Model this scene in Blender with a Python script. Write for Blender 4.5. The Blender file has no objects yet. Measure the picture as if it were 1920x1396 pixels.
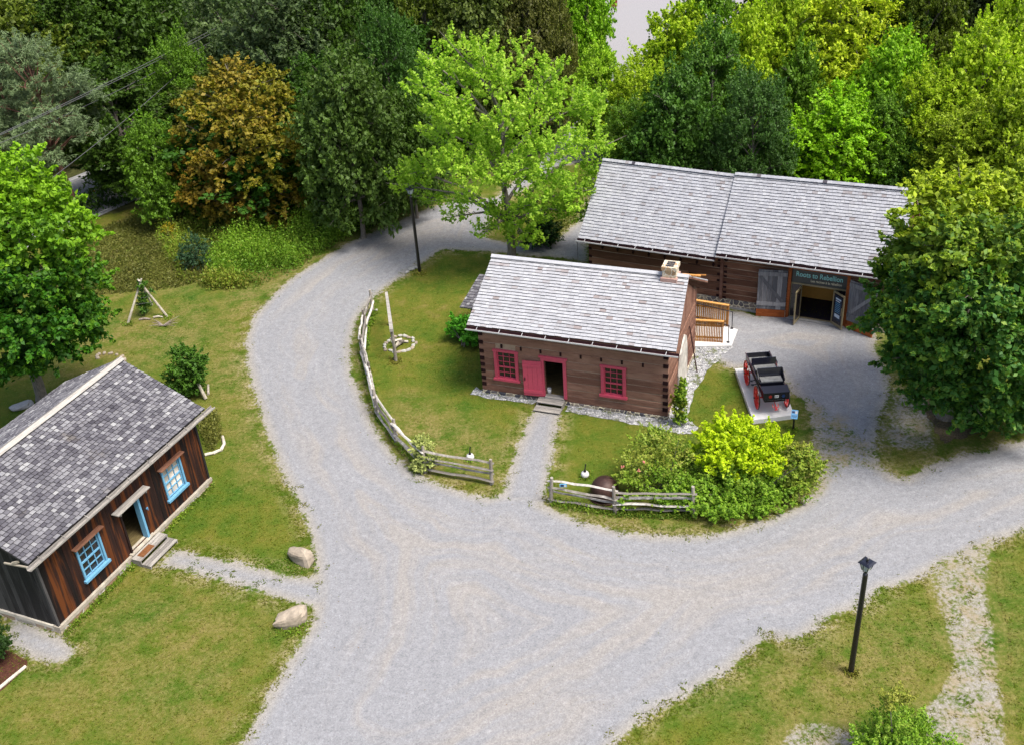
import bpy, math, random
import numpy as np
from mathutils import Vector, Matrix, noise as mnoise
R = math.radians
rnd = random.Random(7)
rng = np.random.default_rng(11)
sc = bpy.context.scene
col = sc.collection

# ------------------------------------------------------------------ camera, sky, sun, exposure
FPX, PITCH, ROLL, CH = 2008.07, 0.556363, -0.0731697, 25.6863
cd = bpy.data.cameras.new('camera'); cam = bpy.data.objects.new('camera', cd); col.objects.link(cam)
cd.sensor_width = 36; cd.sensor_fit = 'HORIZONTAL'; cd.lens = FPX / 1920 * 36; cd.clip_end = 3000; cd.clip_start = .5
_R = np.array([[1, 0, 0], [0, -math.sin(PITCH), -math.cos(PITCH)], [0, math.cos(PITCH), -math.sin(PITCH)]])
_c, _s = math.cos(ROLL), math.sin(ROLL)
_R = np.array([[_c, -_s, 0], [_s, _c, 0], [0, 0, 1]]) @ _R          # rows: right, down, forward
rx, dn, fw = Vector(_R[0]), Vector(_R[1]), Vector(_R[2])
M = Matrix((rx, -dn, -fw)).transposed().to_4x4(); M.translation = (0, 0, CH)
cam.matrix_world = M; sc.camera = cam

def G(px, py, z=0.):
    """world point at height z that the photograph shows at pixel (px, py)"""
    d = _R.T @ np.array([(px - 960) / FPX, (py - 698) / FPX, 1]); t = (z - CH) / d[2]
    return Vector((d[0] * t, d[1] * t, z))
def PY(px, py, Y):
    d = _R.T @ np.array([(px - 960) / FPX, (py - 698) / FPX, 1]); t = Y / d[1]
    return Vector((d[0] * t, Y, CH + d[2] * t))

SUN_EL, SUN_AZ = R(62), R(125)          # azimuth clockwise from +Y: the light comes from the right
w = bpy.data.worlds.new('World'); sc.world = w; w.use_nodes = True
nt = w.node_tree; nt.nodes.clear()
sky = nt.nodes.new('ShaderNodeTexSky'); sky.sky_type = 'NISHITA'; sky.sun_disc = False
sky.sun_elevation = SUN_EL; sky.sun_rotation = SUN_AZ; sky.air_density = 1.0; sky.dust_density = 4.0; sky.ozone_density = 1.0
bg = nt.nodes.new('ShaderNodeBackground'); bg.inputs[1].default_value = .112
wo = nt.nodes.new('ShaderNodeOutputWorld')
nt.links.new(sky.outputs[0], bg.inputs[0]); nt.links.new(bg.outputs[0], wo.inputs[0])
sl = bpy.data.lights.new('sun', 'SUN'); sl.energy = 2.5; sl.angle = R(22); sl.color = (1, .965, .91)
so = bpy.data.objects.new('sun', sl); col.objects.link(so)
sd = Vector((math.sin(SUN_AZ) * math.cos(SUN_EL), math.cos(SUN_AZ) * math.cos(SUN_EL), math.sin(SUN_EL)))
so.rotation_euler = (-sd).to_track_quat('-Z', 'Y').to_euler()
sc.view_settings.view_transform = 'Standard'; sc.view_settings.look = 'None'
sc.view_settings.exposure = 1.27; sc.view_settings.gamma = 1
sc.render.engine = 'CYCLES'

# ------------------------------------------------------------------ node helpers
class NT:
    def __init__(s, name):
        s.m = bpy.data.materials.new(name); s.m.use_nodes = True; s.t = s.m.node_tree; s.t.nodes.clear()
        s.out = s.t.nodes.new('ShaderNodeOutputMaterial')
    def n(s, ty, **k):
        x = s.t.nodes.new(ty)
        for a, b in k.items(): setattr(x, a, b)
        return x
    def put(s, sock, v):
        if v is None: return
        if hasattr(v, 'is_linked') or isinstance(v, bpy.types.NodeSocket): s.t.links.new(v, sock)
        else:
            if isinstance(v, (tuple, list)) and len(v) == 3 and len(sock.default_value) == 4: v = (*v, 1)
            sock.default_value = v
    def coord(s, o='Object', scale=(1, 1, 1), rot=(0, 0, 0)):
        t = s.n('ShaderNodeTexCoord'); m = s.n('ShaderNodeMapping'); s.t.links.new(t.outputs[o], m.inputs[0])
        m.inputs['Scale'].default_value = scale; m.inputs['Rotation'].default_value = rot
        return m.outputs[0]
    def noise(s, vec, sc_, det=3, rough=.55, dist=0):
        x = s.n('ShaderNodeTexNoise'); s.put(x.inputs['Vector'], vec); x.inputs['Scale'].default_value = sc_
        x.inputs['Detail'].default_value = det; x.inputs['Roughness'].default_value = rough; x.inputs['Distortion'].default_value = dist
        return x.outputs[0]
    def vor(s, vec, sc_, out='Color', feat='F1'):
        x = s.n('ShaderNodeTexVoronoi', feature=feat); s.put(x.inputs['Vector'], vec); x.inputs['Scale'].default_value = sc_
        return x.outputs[out]
    def ramp(s, f, stops, interp='LINEAR'):
        x = s.n('ShaderNodeValToRGB'); s.put(x.inputs[0], f); e = x.color_ramp; e.interpolation = interp
        while len(e.elements) > 1: e.elements.remove(e.elements[-1])
        for i, (p, c) in enumerate(stops):
            el = e.elements[0] if i == 0 else e.elements.new(p)
            el.position = p
            if not isinstance(c, (tuple, list)): c = (c, c, c)
            el.color = (*c, 1)
        return x.outputs[0]
    def math(s, op, a, b=0., c=None, clamp=False):
        x = s.n('ShaderNodeMath', operation=op, use_clamp=clamp); s.put(x.inputs[0], a); s.put(x.inputs[1], b)
        if c is not None: s.put(x.inputs[2], c)
        return x.outputs[0]
    def mix(s, f, a, b, mode='MIX'):
        x = s.n('ShaderNodeMix', data_type='RGBA', blend_type=mode); s.put(x.inputs[0], f); s.put(x.inputs[6], a); s.put(x.inputs[7], b)
        return x.outputs[2]
    def attr(s, name, ty='GEOMETRY'):
        x = s.n('ShaderNodeAttribute', attribute_name=name, attribute_type=ty); return x
    def smooth(s, v, lo, hi):
        x = s.n('ShaderNodeMapRange', interpolation_type='SMOOTHSTEP'); s.put(x.inputs[0], v)
        x.inputs[1].default_value = lo; x.inputs[2].default_value = hi; return x.outputs[0]
    def bsdf(s, colr, rough=.7, spec=.3, metal=0., bump=None, bs=.3, bd=.02, **k):
        p = s.n('ShaderNodeBsdfPrincipled'); s.put(p.inputs['Base Color'], colr); s.put(p.inputs['Roughness'], rough)
        p.inputs['Specular IOR Level'].default_value = spec; p.inputs['Metallic'].default_value = metal
        if bump is not None:
            b = s.n('ShaderNodeBump'); b.inputs['Strength'].default_value = bs; b.inputs['Distance'].default_value = bd
            s.put(b.inputs['Height'], bump); s.t.links.new(b.outputs[0], p.inputs['Normal'])
        for a, v in k.items(): s.put(p.inputs[a], v)
        return p.outputs[0]
    def done(s, sh): s.t.links.new(sh, s.out.inputs[0]); return s.m

def mat_ground(blades=False):
    t = NT('grass_blades' if blades else 'ground_mat'); P = t.coord('Object')
    g = t.attr('g').outputs['Fac']; m = t.attr('m').outputs['Fac']; b = t.attr('b').outputs['Fac']
    nbig = t.noise(P, .28, 4); nmid = t.noise(P, 1.3, 4, .6); nfin = t.noise(P, 7, 4, .7); nvf = t.noise(P, 26, 2, .7)
    # lawn
    lawn = t.ramp(t.math('ADD', t.math('MULTIPLY', nbig, .55), t.math('MULTIPLY', nmid, .5)),
                  [(.34, (.030, .070, .004)), (.47, (.056, .084, .006)), (.60, (.092, .096, .011)), (.72, (.138, .110, .03))])
    lawn = t.mix(t.math('MULTIPLY', t.smooth(nfin, .52, .72), .4), lawn, (.17, .18, .04))
    lawn = t.mix(t.math('MULTIPLY', t.smooth(nfin, .5, .3), .35), lawn, (.045, .090, .008))
    dry = t.mix(t.smooth(nfin, .35, .65), (.11, .095, .025), (.21, .165, .07))
    lawn = t.mix(t.math('MULTIPLY', t.math('MULTIPLY', b, .8), t.smooth(t.math('ADD', nmid, t.math('MULTIPLY', nfin, .4)), .5, .85)), lawn, dry)
    edge = t.smooth(g, -.9, .05)
    lawn = t.mix(t.math('MULTIPLY', edge, t.smooth(nmid, .38, .62)), lawn, t.mix(t.smooth(nfin, .4, .6), (.13, .13, .03), (.24, .20, .11)))
    lawn = t.mix(1., lawn, t.ramp(nvf, [(.25, .68), (.5, 1.), (.78, 1.35)]), 'MULTIPLY')
    if blades:
        v = t.attr('v').outputs['Fac']; lawn = t.mix(1., lawn, t.ramp(v, [(0, .82), (1, 1.28)]), 'MULTIPLY')
        up_ = t.n('ShaderNodeCombineXYZ'); up_.inputs[2].default_value = 1.
        df = t.n('ShaderNodeBsdfDiffuse'); tl = t.n('ShaderNodeBsdfTranslucent'); mxs = t.n('ShaderNodeMixShader'); mxs.inputs[0].default_value = .5
        for nd in (df, tl): t.put(nd.inputs[0], t.mix(1., lawn, (1.5, 1.5, 1.5), 'MULTIPLY')); t.put(nd.inputs['Normal'], up_.outputs[0])
        t.t.links.new(df.outputs[0], mxs.inputs[1]); t.t.links.new(tl.outputs[0], mxs.inputs[2]); return t.done(mxs.outputs[0])
    # gravel
    sx = t.n('ShaderNodeSeparateXYZ'); t.put(sx.inputs[0], P); gw = t.math('ADD', g, t.math('MULTIPLY', t.noise(P, .25, 2), 2.2))
    def streak(fr, al, det=4):
        cx_ = t.n('ShaderNodeCombineXYZ'); t.put(cx_.inputs[0], t.math('MULTIPLY', gw, fr)); t.put(cx_.inputs[1], t.math('MULTIPLY', sx.outputs[0], al)); t.put(cx_.inputs[2], t.math('MULTIPLY', sx.outputs[1], al))
        return t.noise(cx_.outputs[0], 1., det, .6)
    s1, s2 = streak(.9, .12), streak(3.6, .45, 5)
    deep = t.smooth(g, .5, 1.7)
    gr = t.mix(t.math('MULTIPLY', t.math('MULTIPLY', deep, t.smooth(s1, .44, .64)), .7), (.200, .200, .206), (.238, .218, .195))
    gr = t.mix(t.math('MULTIPLY', t.smooth(s2, .52, .72), .32), gr, (.265, .26, .26))
    gr = t.mix(t.math('MULTIPLY', t.smooth(s2, .48, .30), .34), gr, (.165, .163, .168))
    gr = t.mix(t.math('MULTIPLY', t.smooth(g, .6, .0), .8), gr, (.245, .222, .185))
    P2 = t.coord('Object', (1, 1, 1)); v1 = t.vor(P2, 22); v2 = t.vor(P2, 42)
    bw = t.n('ShaderNodeSeparateColor'); t.put(bw.inputs[0], v1); bw2 = t.n('ShaderNodeSeparateColor'); t.put(bw2.inputs[0], v2)
    gr = t.mix(1., gr, t.ramp(bw.outputs[0], [(0, .84), (.3, .97), (.7, 1.02), (1, 1.13)]), 'MULTIPLY')
    gr = t.mix(1., gr, t.ramp(bw2.outputs[1], [(0, .86), (.5, 1.), (1, 1.11)]), 'MULTIPLY')
    gr = t.mix(1., gr, t.ramp(t.noise(P, 4, 4, .7), [(.3, .86), (.7, 1.12)]), 'MULTIPLY')
    gr = t.mix(t.math('MULTIPLY', m, t.smooth(t.noise(P, 1.1, 5, .7), .44, .62)), gr, (.23, .19, .13))
    # which of the two
    v = t.math('ADD', g, t.math('MULTIPLY', t.math('SUBTRACT', nmid, .5), .9))
    v = t.math('ADD', v, t.math('MULTIPLY', t.math('SUBTRACT', nfin, .5), .9))
    pat = t.math('ADD', t.math('MULTIPLY', t.math('SUBTRACT', nmid, .42), 1.3), t.math('MULTIPLY', t.math('SUBTRACT', nfin, .5), 3.0))
    mx = t.n('ShaderNodeMix', data_type='FLOAT'); t.put(mx.inputs[0], m); t.put(mx.inputs[2], v); t.put(mx.inputs[3], pat)
    f1, f2 = t.smooth(mx.outputs[0], -.10, .12), t.smooth(mx.outputs[0], -.42, .42)
    mf = t.n('ShaderNodeMix', data_type='FLOAT'); t.put(mf.inputs[0], m); t.put(mf.inputs[2], f1); t.put(mf.inputs[3], f2); fac = mf.outputs[0]
    c = t.mix(fac, lawn, gr)
    h = t.math('ADD', t.math('MULTIPLY', nvf, .6), nfin)
    return t.done(t.bsdf(c, .95, .15, bump=h, bs=.5, bd=.05))

def kk(c, f): return tuple(x * f for x in c)
def mat_wood(name, dark, light, scale=(1, 12, 12), rough=.8, spec=.2, vstr=.5, blot=None, amt=.6):
    """boards and beams: grain along local X of the coordinates, tone per board from the face attribute v"""
    dark, light = kk(dark, .86), kk(light, .86); blot = kk(blot, .86) if blot else None
    t = NT(name); P = t.coord('Object', scale); n1 = t.noise(P, 1.3, 5, .65, .3); n2 = t.noise(P, 6, 3, .6)
    v = t.attr('v').outputs['Fac']
    f = t.math('ADD', t.math('MULTIPLY', n1, .9), t.math('MULTIPLY', t.math('SUBTRACT', v, .5), vstr))
    c = t.mix(t.smooth(f, .25, .75), dark, light)
    c = t.mix(t.math('MULTIPLY', t.smooth(n2, .55, .75), .45), c, tuple(x * .45 for x in dark))
    if blot:
        q = t.noise(t.coord('Object', scale), .55, 4, .6, .5)
        c = t.mix(t.math('MULTIPLY', t.smooth(t.math('ADD', q, t.math('MULTIPLY', t.math('SUBTRACT', v, .5), .10)), .50, .66), amt), c, blot)
    return t.done(t.bsdf(c, rough, spec, bump=t.math('ADD', n1, n2), bs=.4, bd=.02))

def mat_shingle(name, cols, lich=None, streak=.5):
    t = NT(name); P = t.coord('Object'); v = t.attr('v').outputs['Fac']
    c = t.ramp(v, [(p_, kk(c_, .77)) for p_, c_ in cols], 'LINEAR')  # lowest stop is the painted course shadow on the butt faces
    n = t.noise(P, 2.2, 5, .7); n2 = t.noise(P, 20, 3, .7)
    c = t.mix(1., c, t.ramp(n, [(.3, 1 - streak * .35), (.6, 1.), (.8, 1.08)]), 'MULTIPLY')
    c = t.mix(1., c, t.ramp(n2, [(.3, .86), (.7, 1.1)]), 'MULTIPLY')
    if lich: c = t.mix(t.math('MULTIPLY', t.smooth(t.noise(P, .8, 4, .7), .6, .78), .5), c, lich)
    return t.done(t.bsdf(c, .8, .25, bump=n2, bs=.3, bd=.01))

def mat_plain(name, c, rough=.6, spec=.4, metal=0., var=.18, sc_=6, bs=.15, coat=0.):
    c = kk(c, .80); t = NT(name); P = t.coord('Object'); n = t.noise(P, sc_, 4, .65)
    cc = t.mix(1., c, t.ramp(n, [(.3, 1 - var), (.7, 1 + var * .6)]), 'MULTIPLY')
    return t.done(t.bsdf(cc, rough, spec, metal, bump=n, bs=bs, bd=.01))

def mat_leaf(name, dark, light, alt=None, trans=.35, objcol=False, rough=.55):
    t = NT(name); v = t.attr('v').outputs['Fac']; tt = t.attr('t').outputs['Fac']
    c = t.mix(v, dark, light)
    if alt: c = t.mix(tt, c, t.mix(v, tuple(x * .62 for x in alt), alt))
    if objcol:
        oi = t.n('ShaderNodeObjectInfo'); c = t.mix(1., c, oi.outputs['Color'], 'MULTIPLY')
    b = t.bsdf(c, rough, .25)
    tr = t.n('ShaderNodeBsdfTranslucent'); t.put(tr.inputs[0], t.mix(1., c, (1.0, 1.2, .55), 'MULTIPLY'))
    mx = t.n('ShaderNodeMixShader'); mx.inputs[0].default_value = trans
    t.t.links.new(b, mx.inputs[1]); t.t.links.new(tr.outputs[0], mx.inputs[2])
    return t.done(mx.outputs[0])

def mat_bark(name, a, b):
    t = NT(name); P = t.coord('Object', (6, 6, 1.5)); n = t.noise(P, 2.5, 5, .7)
    return t.done(t.bsdf(t.ramp(n, [(.3, a), (.7, b)]), .9, .15, bump=n, bs=.6, bd=.03))

def mat_stones(name, cols, mortar, scale, w=.05):
    t = NT(name); P = t.coord('Object'); e = t.vor(P, scale, 'Distance', 'DISTANCE_TO_EDGE'); v = t.vor(P, scale)
    s = t.n('ShaderNodeSeparateColor'); t.put(s.inputs[0], v)
    c = t.ramp(s.outputs[0], [(p_, kk(c_, .85)) for p_, c_ in cols]); c = t.mix(1., c, t.ramp(t.noise(P, 15, 3), [(.3, .8), (.7, 1.15)]), 'MULTIPLY')
    c = t.mix(t.smooth(e, w * .5, w), mortar, c)
    return t.done(t.bsdf(c, .85, .2, bump=t.smooth(e, 0, w * 2), bs=.6, bd=.03))

GROUND = mat_ground(); BLADES = mat_ground(True)
M_ = {}
M_['log'] = mat_wood('hewn_log', (.15, .070, .048), (.28, .145, .10), (1.1, 5.5, 5.5), blot=(.33, .19, .135), amt=.45, vstr=.35)
M_['barnlog'] = mat_wood('barn_log', (.105, .046, .027), (.23, .108, .066), (1.1, 5.5, 5.5), blot=(.28, .15, .095), amt=.4, vstr=.45)
M_['chink'] = mat_plain('chink', (.42, .30, .21), .9, .1)
M_['notch'] = mat_plain('end_grain', (.030, .012, .012), .9, .1, var=.4)
M_['dark'] = mat_plain('dark_inside', (.018, .014, .012), .9, .1)
M_['gutter'] = mat_plain('gutter_brown', (.055, .022, .024), .35, .5)
M_['white'] = mat_plain('white_metal', (.62, .61, .60), .4, .5, var=.06)
M_['pink'] = mat_plain('pink_paint', (.56, .075, .125), .5, .35, var=.12, sc_=9)
M_['blue'] = mat_plain('blue_paint', (.15, .37, .55), .5, .4, var=.12)
M_['greyboard'] = mat_wood('grey_board', (.17, .155, .14), (.42, .39, .345), (1.2, 14, 14), vstr=.4)
M_['greydoor'] = mat_wood('weathered_door', (.10, .10, .11), (.29, .285, .29), (14, 14, 1.2), vstr=.5)
M_['orange'] = mat_wood('stained_timber', (.23, .055, .012), (.42, .12, .03), (1.2, 14, 14), vstr=.4)
M_['cedar'] = mat_wood('cedar_slat', (.36, .15, .035), (.60, .30, .09), (10, 10, 1.4), vstr=.5)
M_['cabinwall'] = mat_wood('burnt_board', (.006, .004, .004), (.032, .012, .008), (8, 8, .55), vstr=.35, blot=(.15, .042, .008), amt=.7)
M_['cabingable'] = mat_wood('grey_gable_board', (.018, .017, .018), (.072, .068, .068), (8, 8, .7), vstr=.6)
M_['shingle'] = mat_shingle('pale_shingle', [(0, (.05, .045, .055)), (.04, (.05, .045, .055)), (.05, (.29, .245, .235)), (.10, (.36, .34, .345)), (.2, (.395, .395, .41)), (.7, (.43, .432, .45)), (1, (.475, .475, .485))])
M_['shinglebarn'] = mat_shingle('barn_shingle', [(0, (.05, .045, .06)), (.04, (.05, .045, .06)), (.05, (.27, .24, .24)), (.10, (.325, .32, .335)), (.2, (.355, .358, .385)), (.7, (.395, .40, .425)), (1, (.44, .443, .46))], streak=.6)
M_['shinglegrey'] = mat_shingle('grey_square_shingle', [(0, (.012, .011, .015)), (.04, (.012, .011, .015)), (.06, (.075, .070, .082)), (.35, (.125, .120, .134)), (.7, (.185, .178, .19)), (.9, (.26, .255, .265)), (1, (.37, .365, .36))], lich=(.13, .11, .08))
M_['conc'] = mat_plain('concrete', (.70, .69, .67), .85, .2, var=.08, sc_=3)
M_['concgrey'] = mat_plain('grey_concrete', (.36, .35, .33), .9, .2, var=.2)
M_['black'] = mat_plain('black_paint', (.012, .010, .014), .35, .5, var=.2)
M_['glossblack'] = mat_plain('glossy_black', (.012, .012, .020), .18, .6, var=.1, bs=.02)
M_['seatgrey'] = mat_plain('worn_seat', (.20, .20, .19), .3, .5, var=.5, sc_=5)
M_['red'] = mat_plain('red_paint', (.80, .012, .008), .35, .5, var=.08)
M_['iron'] = mat_plain('rusty_iron', (.060, .028, .020), .55, .4, metal=.3, var=.5, sc_=3)
M_['fence'] = mat_wood('split_rail', (.19, .17, .145), (.62, .58, .52), (3, 3, 3), vstr=.5)
M_['post'] = mat_wood('fence_post', (.13, .11, .09), (.36, .32, .27), (5, 5, 1.5), vstr=.5)
M_['palelog'] = mat_wood('pale_log', (.33, .29, .23), (.62, .57, .47), (3, 3, 3), vstr=.4)
M_['boulder'] = mat_plain('boulder_stone', (.38, .315, .24), .85, .2, var=.45, sc_=2.2, bs=.6)
M_['stonewhite'] = mat_plain('white_stone', (.44, .42, .37), .8, .2, var=.3, sc_=3)
M_['stonebase'] = mat_stones('fieldstone', [(0, (.06, .06, .075)), (.35, (.16, .14, .135)), (.7, (.26, .21, .16)), (1, (.38, .33, .27))], (.60, .54, .38), 4.3, .07)
M_['stonesill'] = mat_stones('cabin_stone', [(0, (.30, .19, .12)), (.5, (.42, .33, .24)), (1, (.48, .44, .38))], (.42, .40, .36), 1.6, .05)
M_['chimney'] = mat_stones('chimney_stone', [(0, (.36, .22, .12)), (.5, (.50, .38, .24)), (1, (.58, .50, .38))], (.56, .51, .42), 4.2, .07)
M_['flash'] = mat_plain('flashing', (.42, .26, .22), .6, .4)
M_['plaster'] = mat_plain('rough_plaster', (.62, .58, .52), .9, .1, var=.4, sc_=2.5, bs=.5)
M_['wire'] = mat_plain('wire_grey', (.10, .10, .10), .5, .4)
M_['bronze'] = mat_plain('bronze_frame', (.27, .22, .12), .4, .5)
M_['wallorange'] = mat_plain('ochre_wall', (.80, .38, .08), .8, .2, var=.1)
M_['floordark'] = mat_plain('dark_floor', (.012, .012, .022), .6, .3)
M_['signpanel'] = mat_plain('sign_panel', (.045, .052, .050), .3, .5, var=.1)
M_['teal'] = mat_plain('teal_letters', (.30, .68, .66), .5, .3, var=.03)
M_['cream'] = mat_plain('cream_letters', (.66, .62, .45), .5, .3, var=.03)
M_['poster'] = mat_plain('poster_blue', (.012, .025, .055), .3, .4)
M_['posterwhite'] = mat_plain('poster_white', (.55, .65, .75), .4, .3)
M_['signblue'] = mat_plain('sign_blue', (.15, .42, .68), .4, .4, var=.08)
M_['navy'] = mat_plain('navy_paint', (.012, .035, .12), .4, .4)
M_['mulch'] = mat_plain('mulch', (.085, .035, .022), .95, .1, var=.6, sc_=14, bs=.8)
M_['litter'] = mat_plain('leaf_litter', (.13, .10, .06), .95, .1, var=.6, sc_=14, bs=.8)
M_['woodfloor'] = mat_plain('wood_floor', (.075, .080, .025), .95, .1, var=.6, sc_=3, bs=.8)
M_['planks'] = mat_wood('floor_boards', (.10, .075, .03), (.22, .17, .07), (2, 10, 10), vstr=.4)
M_['mat'] = mat_plain('door_mat_fibre', (.20, .085, .035), .95, .1, var=.4, sc_=12)
M_['pebble'] = None
def mat_glass(name, c, rough=.06):
    t = NT(name); P = t.coord('Object'); n = t.noise(P, 1.2, 2)
    return t.done(t.bsdf(t.ramp(n, [(.35, c), (.65, tuple(x * 2.2 for x in c))]), rough, .6))
M_['glass'] = mat_glass('window_glass', (.012, .010, .012), .12)
M_['glasslit'] = mat_glass('window_glass_painted_reflection', (.30, .26, .22), .08)  # pale base colour: the reflection is painted into the pane
M_['lampglass'] = mat_plain('lamp_glass', (.50, .55, .60), .1, .6, var=.1)
def mat_pebbles():
    t = NT('white_pebbles'); P = t.coord('Object'); v = t.vor(P, 13); s = t.n('ShaderNodeSeparateColor'); t.put(s.inputs[0], v)
    e = t.vor(P, 13, 'Distance', 'DISTANCE_TO_EDGE')
    c = t.ramp(s.outputs[0], [(0, (.14, .14, .15)), (.3, (.27, .27, .28)), (.75, (.42, .42, .42)), (1, (.60, .59, .57))])
    c = t.mix(t.smooth(t.noise(P, 2.4, 4, .7), .52, .62), c, (.09, .11, .022))
    return t.done(t.bsdf(t.mix(t.smooth(e, 0, .08), (.22, .22, .21), c), .85, .2, bump=t.smooth(e, 0, .3), bs=.8, bd=.04))
M_['pebble'] = mat_pebbles()
def mat_asphalt():
    t = NT('asphalt_old'); P = t.coord('Object'); n = t.noise(P, .6, 4); f = t.noise(P, 14, 3, .7)
    c = t.mix(t.smooth(n, .4, .65), (.26, .26, .27), (.32, .315, .31)); c = t.mix(1., c, t.ramp(f, [(.3, .75), (.7, 1.2)]), 'MULTIPLY')
    return t.done(t.bsdf(c, .9, .2, bump=f, bs=.3))
M_['asphalt'] = mat_asphalt()
M_['yellowline'] = mat_plain('yellow_road_paint', (.62, .33, .03), .8, .2)
M_['whiteline'] = mat_plain('white_road_paint', (.62, .62, .60), .8, .2)
M_['lot'] = mat_plain('pale_lot_gravel', (.30, .29, .295), .95, .1, var=.12, sc_=9)
M_['bark'] = mat_bark('bark_grey', (.075, .065, .055), (.23, .20, .165))
M_['barkpine'] = mat_bark('bark_pine', (.075, .035, .025), (.19, .10, .07))
M_['barkred'] = mat_bark('dead_twigs', (.10, .035, .02), (.25, .11, .06))
M_['deadgrey'] = mat_bark('dead_grey', (.13, .10, .08), (.28, .24, .20))

# ------------------------------------------------------------------ mesh helpers
class MB:
    def __init__(s): s.v = []; s.f = []; s.a = []; s.xf = None
    def add(s, vs, fs, a=.5):
        o = len(s.v)
        if s.xf is not None: vs = [s.xf @ Vector(p) for p in vs]
        s.v += [tuple(p) for p in vs]; s.f += [tuple(i + o for i in f) for f in fs]; s.a += [a] * len(fs); return s
    def box(s, x0, x1, y0, y1, z0, z1, a=None):
        a = rnd.random() if a is None else a
        vs = [(x, y, z) for z in (z0, z1) for y in (y0, y1) for x in (x0, x1)]
        return s.add(vs, [(0, 2, 3, 1), (4, 5, 7, 6), (0, 1, 5, 4), (2, 6, 7, 3), (0, 4, 6, 2), (1, 3, 7, 5)], a)
    def bar(s, p0, p1, wd, ht, up=(0, 0, 1), a=None, w1=None, h1=None):
        p0, p1 = Vector(p0), Vector(p1); d = (p1 - p0).normalized(); u = Vector(up)
        x = d.cross(u)
        if x.length < 1e-4: x = d.cross(Vector((1, 0, 0)))
        x.normalize(); y = x.cross(d); w1 = wd if w1 is None else w1; h1 = ht if h1 is None else h1
        vs = [p0 + x * i * wd / 2 + y * j * ht / 2 for j in (-1, 1) for i in (-1, 1)] + [p1 + x * i * w1 / 2 + y * j * h1 / 2 for j in (-1, 1) for i in (-1, 1)]
        return s.add(vs, [(0, 1, 3, 2), (4, 6, 7, 5), (0, 4, 5, 1), (1, 5, 7, 3), (3, 7, 6, 2), (2, 6, 4, 0)], rnd.random() if a is None else a)
    def tube(s, pts, rad, n=8, a=None, caps=True, sq=1.):
        pts = [Vector(p) for p in pts]; rad = [rad] * len(pts) if not isinstance(rad, (list, tuple)) else rad
        vs = []; prev = None
        for i, p in enumerate(pts):
            d = (pts[min(i + 1, len(pts) - 1)] - pts[max(i - 1, 0)]).normalized()
            if prev is None:
                x = d.cross(Vector((0, 0, 1)));
                if x.length < .05: x = d.cross(Vector((1, 0, 0)))
            else: x = prev - d * prev.dot(d)
            x.normalize(); prev = x; y = d.cross(x)
            for k in range(n):
                t = 2 * math.pi * k / n; vs.append(p + (x * math.cos(t) + y * math.sin(t) * sq) * rad[i])
        fs = []
        for i in range(len(pts) - 1):
            for k in range(n):
                k2 = (k + 1) % n; fs.append((i * n + k, i * n + k2, (i + 1) * n + k2, (i + 1) * n + k))
        if caps: fs += [tuple(range(n))[::-1], tuple((len(pts) - 1) * n + k for k in range(n))]
        return s.add(vs, fs, rnd.random() if a is None else a)
    def lathe(s, prof, n=16, c=(0, 0, 0), a=.5):
        vs = [(c[0] + r * math.cos(2 * math.pi * k / n), c[1] + r * math.sin(2 * math.pi * k / n), c[2] + z) for r, z in prof for k in range(n)]
        fs = [(i * n + k, i * n + (k + 1) % n, (i + 1) * n + (k + 1) % n, (i + 1) * n + k) for i in range(len(prof) - 1) for k in range(n)]
        return s.add(vs, fs, a)
    def prism(s, poly, off, a=.5):
        """planar polygon (3-D points) extruded by vector off"""
        n = len(poly); off = Vector(off); P = [Vector(p) for p in poly]
        vs = P + [p + off for p in P]
        return s.add(vs, [tuple(range(n))[::-1], tuple(range(n, 2 * n))] + [(i, (i + 1) % n, (i + 1) % n + n, i + n) for i in range(n)], a)
    def build(s, name, mat, parent=None, smooth=False, loc=None):
        me = bpy.data.meshes.new(name); me.from_pydata(s.v, [], s.f); me.materials.append(mat)
        at = me.attributes.new('v', 'FLOAT', 'FACE'); at.data.foreach_set('value', np.array(s.a, dtype=np.float32))
        me.validate(); 
        if smooth: me.polygons.foreach_set('use_smooth', [True] * len(me.polygons))
        o = bpy.data.objects.new(name, me); col.objects.link(o)
        if parent: o.parent = parent
        if loc is not None: o.location = loc
        return o

def tag(o, label=None, cat=None, group=None, kind=None):
    if label: o['label'] = label
    if cat: o['category'] = cat
    if group: o['group'] = group
    if kind: o['kind'] = kind
    return o
def thing(name, label, cat, loc=(0, 0, 0), rz=0., group=None):
    o = bpy.data.objects.new(name, None); col.objects.link(o); o.location = loc; o.rotation_euler = (0, 0, rz); o.empty_display_size = .3
    return tag(o, label, cat, group)
def copy_tree(o, parent=None):
    c = o.copy(); col.objects.link(c); c.parent = parent
    for ch in [x for x in o.children]: copy_tree(ch, c)
    return c

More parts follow.
